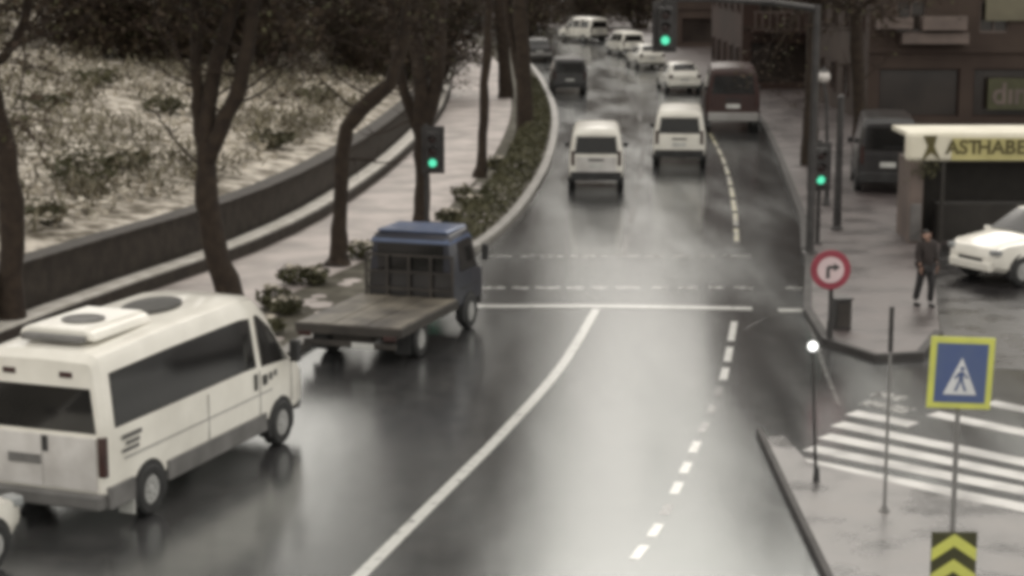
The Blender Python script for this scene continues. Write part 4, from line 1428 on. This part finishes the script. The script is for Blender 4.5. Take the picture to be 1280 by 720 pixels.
sb = MB().box(((xa + xb) / 2, -.16, (za + zb) / 2), (xb - xa, .12, zb - za)).build('shop_sign', M['sign_dark'], b1, bevel=.01)
text_mesh('dın', 1.35, 'lettering', M['facade_pale'], sb, Matrix.Translation((xa + 1.0, -.235, (za + zb) / 2 - .02)) @ Matrix.Rotation(math.pi / 2, 4, 'X'))

b2 = building('apartment_building', 'red brown apartment building with railed balconies beyond the maroon van', 12.9, 104, 9.5, 16, 20, 6, M['facade_red'], gap=3.1)
for k in range(2):
    zf = 3.33 * (k + 1)
    bal = MB().box((3.0, -.5, zf - .06), (5.0, 1.0, .14)).build('balcony', M['facade_red'], b2)
    rl = MB()
    for i in range(13):
        rl.box((.6 + i * .4, -.96, zf + .5), (.06, .05, .95))
    rl.box((3.0, -.96, zf + 1.0), (5.0, .08, .07))
    rl.build('railing', M['facade_pale'], bal)
b3 = building('apartment_building', 'dark apartment building at the bend behind the parked white cars', 13.2, 150, 12, 16, 21, 7, M['facade'], gap=3.0)
b4 = building('apartment_building', 'broad dark building closing the street at its far end', -24, 262, 70, 12, 37, 11, M['facade'], gap=3.6, side=False)

# dark trees at the far end of the street
far_label = ['dark bare tree far up the street, beside the farthest van', 'dark bare tree at the far bend behind the parked cars', 'dark bare tree at the far end, before the broad building',
             'tall dark tree above the muddy car at the bend']
for i, (px, yy, s) in enumerate(((742, 190, 1.5), (800, 185, 1.5), (690, 205, 1.6), (655, 150, 1.5))):
    q = at_y(px, 20, yy)
    root = copy_tree(protos[i % 3])
    root.name = 'bare_tree'
    root.location = (q.x, yy, 0.1)
    root.rotation_euler.z = i * 2.2
    root.scale = (s, s, s)
    tag(root, far_label[i], 'tree', 'dark trees at the far end of the street')
for i, (yy, dx, s) in enumerate(((98, 4.5, 1.7), (112, 6, 1.9), (124, 3.2, 1.8), (138, 6, 2.0), (88, 10, 1.7))):
    root = copy_tree(protos[i % 3])
    root.name = 'park_tree'
    x = WALL(yy) - dx
    root.location = (x, yy, slope_z(x, yy) - .1)
    root.rotation_euler.z = i * 1.7
    root.scale = (s, s, s)
    tag(root, ['dense dark park tree behind the wall past the slim tree', 'dense dark park tree deeper in the park', 'dense dark park tree right at the far wall', 'farthest dense park tree',
               'dense park tree above the slope, behind the forked signal tree'][i], 'tree', 'dense trees in the park behind the wall')

# ------------------------------------------------------------------ kiosk
ky = at(1142, 309).y
kx0 = at_y(1132, 200, ky).x
kz1, kz0 = at_y(1200, 165, ky).z, at_y(1200, 202, ky).z
ks = empty('kiosk', (kx0, ky, .12), 0, 'street kiosk with a white fascia of olive lettering and a dark open front', 'kiosk')
W = 9.0
hh = kz1 - kz0
fz = (kz1 + kz0) / 2 - .12
fas = []
for k in range(9):
    a = math.pi / 2 * k / 8
    fas.append((.55 - .55 * math.sin(math.pi / 2 - a) if False else .55 * (1 - math.cos(math.pi / 2 * (1 - k / 8))), 0))
MB().box((W / 2, .12, fz), (W, .30, hh)).build('fascia', M['white_panel'], ks, bevel=.12)
MB().box((W / 2 + .55, -.036, fz - .06), (W - 1.3, .02, hh * .74)).build('sign_band', M['sign_band'], ks)
roof = MB().box((W / 2, 1.2, fz + hh / 2 - .08), (W - .1, 1.9, .12)).build('roof', M['white_panel'], ks)
pil = MB().box((.32, .14, (fz - hh / 2) / 2), (.36, .30, fz - hh / 2)).build('pillar', M['facade_pale'], ks, bevel=.02)
MB().box((.32, .13, .55), (.30, .34, 1.0)).build('pillar_base', M['pave_dirty'], pil, bevel=.02)
MB().box((.32, 1.2, (fz - hh / 2) / 2), (.16, 1.6, fz - hh / 2)).build('side_wall', M['facade_pale'], ks)
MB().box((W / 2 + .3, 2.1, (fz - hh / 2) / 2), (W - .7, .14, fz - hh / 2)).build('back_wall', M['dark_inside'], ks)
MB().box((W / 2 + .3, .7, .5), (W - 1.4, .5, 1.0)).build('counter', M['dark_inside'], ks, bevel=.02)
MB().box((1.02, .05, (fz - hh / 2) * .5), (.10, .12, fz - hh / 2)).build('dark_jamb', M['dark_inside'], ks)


def glyphs(txt, px, size):
    x, z = at_y(px, 183, ky).x - kx0, fz - .02
    return text_mesh(txt, size, 'lettering', M['olive_print'], ks, Matrix.Translation((x, -.058, z)) @ Matrix.Rotation(math.pi / 2, 4, 'X'))


glyphs('AST', 1203, .52)
glyphs('HAB', 1245, .52)
glyphs('E', 1276, .52)
# olive emblem at the fascia corner, drooping onto the pillar
em = MB()
ex = at_y(1163, 183, ky).x - kx0
em.prism([(ex - .2, fz + .30), (ex + .16, fz + .30), (ex + .10, fz + .02), (ex + .26, fz - .34), (ex + .02, fz - .16), (ex - .22, fz - .36), (ex - .08, fz + .02)], .02, Matrix.Translation((0, -.052, 0)))
em.build('emblem', M['olive_print'], ks)
random.seed(77)
bk = MB()
for k in range(160):
    card(bk, Vector((ex - .15 + random.gauss(0, .22), -.12 + random.gauss(0, .07), fz - .60 + random.gauss(0, .16))), random.uniform(.03, .07), .8)
hang = empty('hanging_plant', (kx0, ky, .12), 0, 'olive plant hanging below the corner of the white fascia', 'plant')
tag(bk.build('leaves', M['olive_leaf'], hang), kind='stuff')
MB().tube([(ex - .15, -.12, fz - hh / 2 + .02), (ex - .15, -.12, fz - .56)], .012, 6).build('cord', M['steel'], hang)


# ------------------------------------------------------------------ person before the kiosk
def skinned(name, m, parent, verts, edges, radii, sub=2, rootv=0):
    me = bpy.data.meshes.new(name)
    me.from_pydata(verts, edges, [])
    o = bpy.data.objects.new(name, me)
    COL.objects.link(o)
    o.parent = parent
    sk = o.modifiers.new('skin', 'SKIN')
    sk.use_smooth_shade = True
    if not me.skin_vertices:
        me.skin_vertices.new()
    for i, r in enumerate(radii):
        rr = r if hasattr(r, '__len__') else (r, r)
        me.skin_vertices[0].data[i].radius = rr
        me.skin_vertices[0].data[i].use_root = i == rootv
    s = o.modifiers.new('smooth', 'SUBSURF')
    s.levels = s.render_levels = sub
    me.materials.append(m)
    return o


def person(p, rz, label):
    root = empty('person', (p.x, p.y, .12), rz, label, 'person')
    # pelvis 0, waist 1, chest 2, neck 3, head 4-5, arms, legs in a short step
    V = [(0, 0, .93), (0, -.01, 1.10), (0, -.01, 1.34), (0, .0, 1.46), (0, -.01, 1.54), (0, -.02, 1.64),
         (.17, 0, 1.40), (.25, .03, 1.14), (.24, -.08, .92), (-.17, 0, 1.40), (-.25, -.02, 1.14), (-.24, -.12, .93),
         (.09, 0, .88), (.10, -.10, .50), (.10, -.06, .10), (-.09, 0, .88), (-.10, .08, .50), (-.10, .20, .12)]
    E = [(0, 1), (1, 2), (2, 3), (3, 4), (4, 5), (2, 6), (6, 7), (7, 8), (2, 9), (9, 10), (10, 11), (0, 12), (12, 13), (13, 14), (0, 15), (15, 16), (16, 17)]
    rad = [.14, .125, .15, .058, .088, .085, .07, .05, .034, .07, .05, .034, .095, .062, .042, .095, .062, .042]
    body = skinned('body', M['skin'], root, V, E, rad)
    # hands: palm and five fingers each
    for side, w in ((1, V[8]), (-1, V[11])):
        hv = [(w[0], w[1], w[2]), (w[0], w[1] - .01, w[2] - .08)]
        he = [(0, 1)]
        hr = [.028, (.036, .018)]
        for k, (dy, L) in enumerate(((-.03, .075), (-.01, .085), (.01, .08), (.03, .062))):
            i = len(hv)
            hv += [(w[0], w[1] - .01 + dy, w[2] - .10), (w[0] - side * .012, w[1] - .01 + dy * 1.1, w[2] - .10 - L * .55), (w[0] - side * .035, w[1] - .01 + dy, w[2] - .10 - L)]
            he += [(1, i), (i, i + 1), (i + 1, i + 2)]
            hr += [.010, .009, .007]
        i = len(hv)
        hv += [(w[0] - side * .02, w[1] - .05, w[2] - .05), (w[0] - side * .03, w[1] - .06, w[2] - .09)]
        he += [(0, i), (i, i + 1)]
        hr += [.012, .009]
        skinned('hand', M['skin'], root, hv, he, hr, 1)
    jv = [V[0][:2] + (.80,), V[1], V[2], (0, 0, 1.43), V[6], V[7], (.24, -.06, .98), V[9], V[10], (-.24, -.10, .99)]
    skinned('coat', M['coat_cloth'], root, jv, [(0, 1), (1, 2), (2, 3), (2, 4), (4, 5), (5, 6), (2, 7), (7, 8), (8, 9)],
            [(.20, .16), (.18, .15), (.20, .155), .085, .095, .075, .06, .095, .075, .06])
    skinned('trousers', M['trouser_cloth'], root, [V[0], V[12], V[13], V[14], V[15], V[16], V[17]], [(0, 1), (1, 2), (2, 3), (0, 4), (4, 5), (5, 6)], [.155, .115, .085, .075, .115, .085, .075])
    for s_, q in ((1, V[14]), (-1, V[17])):
        skinned('shoe', M['black_plastic'], root, [(q[0], q[1] + .04, .045), (q[0], q[1] - .08, .045), (q[0], q[1] - .18, .035)], [(0, 1), (1, 2)], [.045, .05, .04], 1)
    skinned('hair', M['hair'], root, [(0, .02, 1.69), (0, .06, 1.62), (0, .05, 1.55)], [(0, 1), (1, 2)], [.085, .075, .05])
    fc = MB()
    for sx in (-1, 1):
        fc.box((sx * .032, -.103, 1.61), (.020, .012, .010))
    fc.box((0, -.103, 1.545), (.045, .012, .010))
    fc.build('eyes_and_mouth', M['hair'], body)
    MB().prism([(-.014, 1.565), (.014, 1.565), (0, 1.61)], .03, Matrix.Translation((0, -.125, 0))).build('nose', M['skin'], body)
    for sx in (-1, 1):
        MB().box((sx * .09, .0, 1.595), (.02, .035, .055)).build('ear', M['skin'], body, bevel=.008)
    return root


person(at(1155, 390), R(25), 'person in a dark coat and trousers standing by the kiosk pillar')
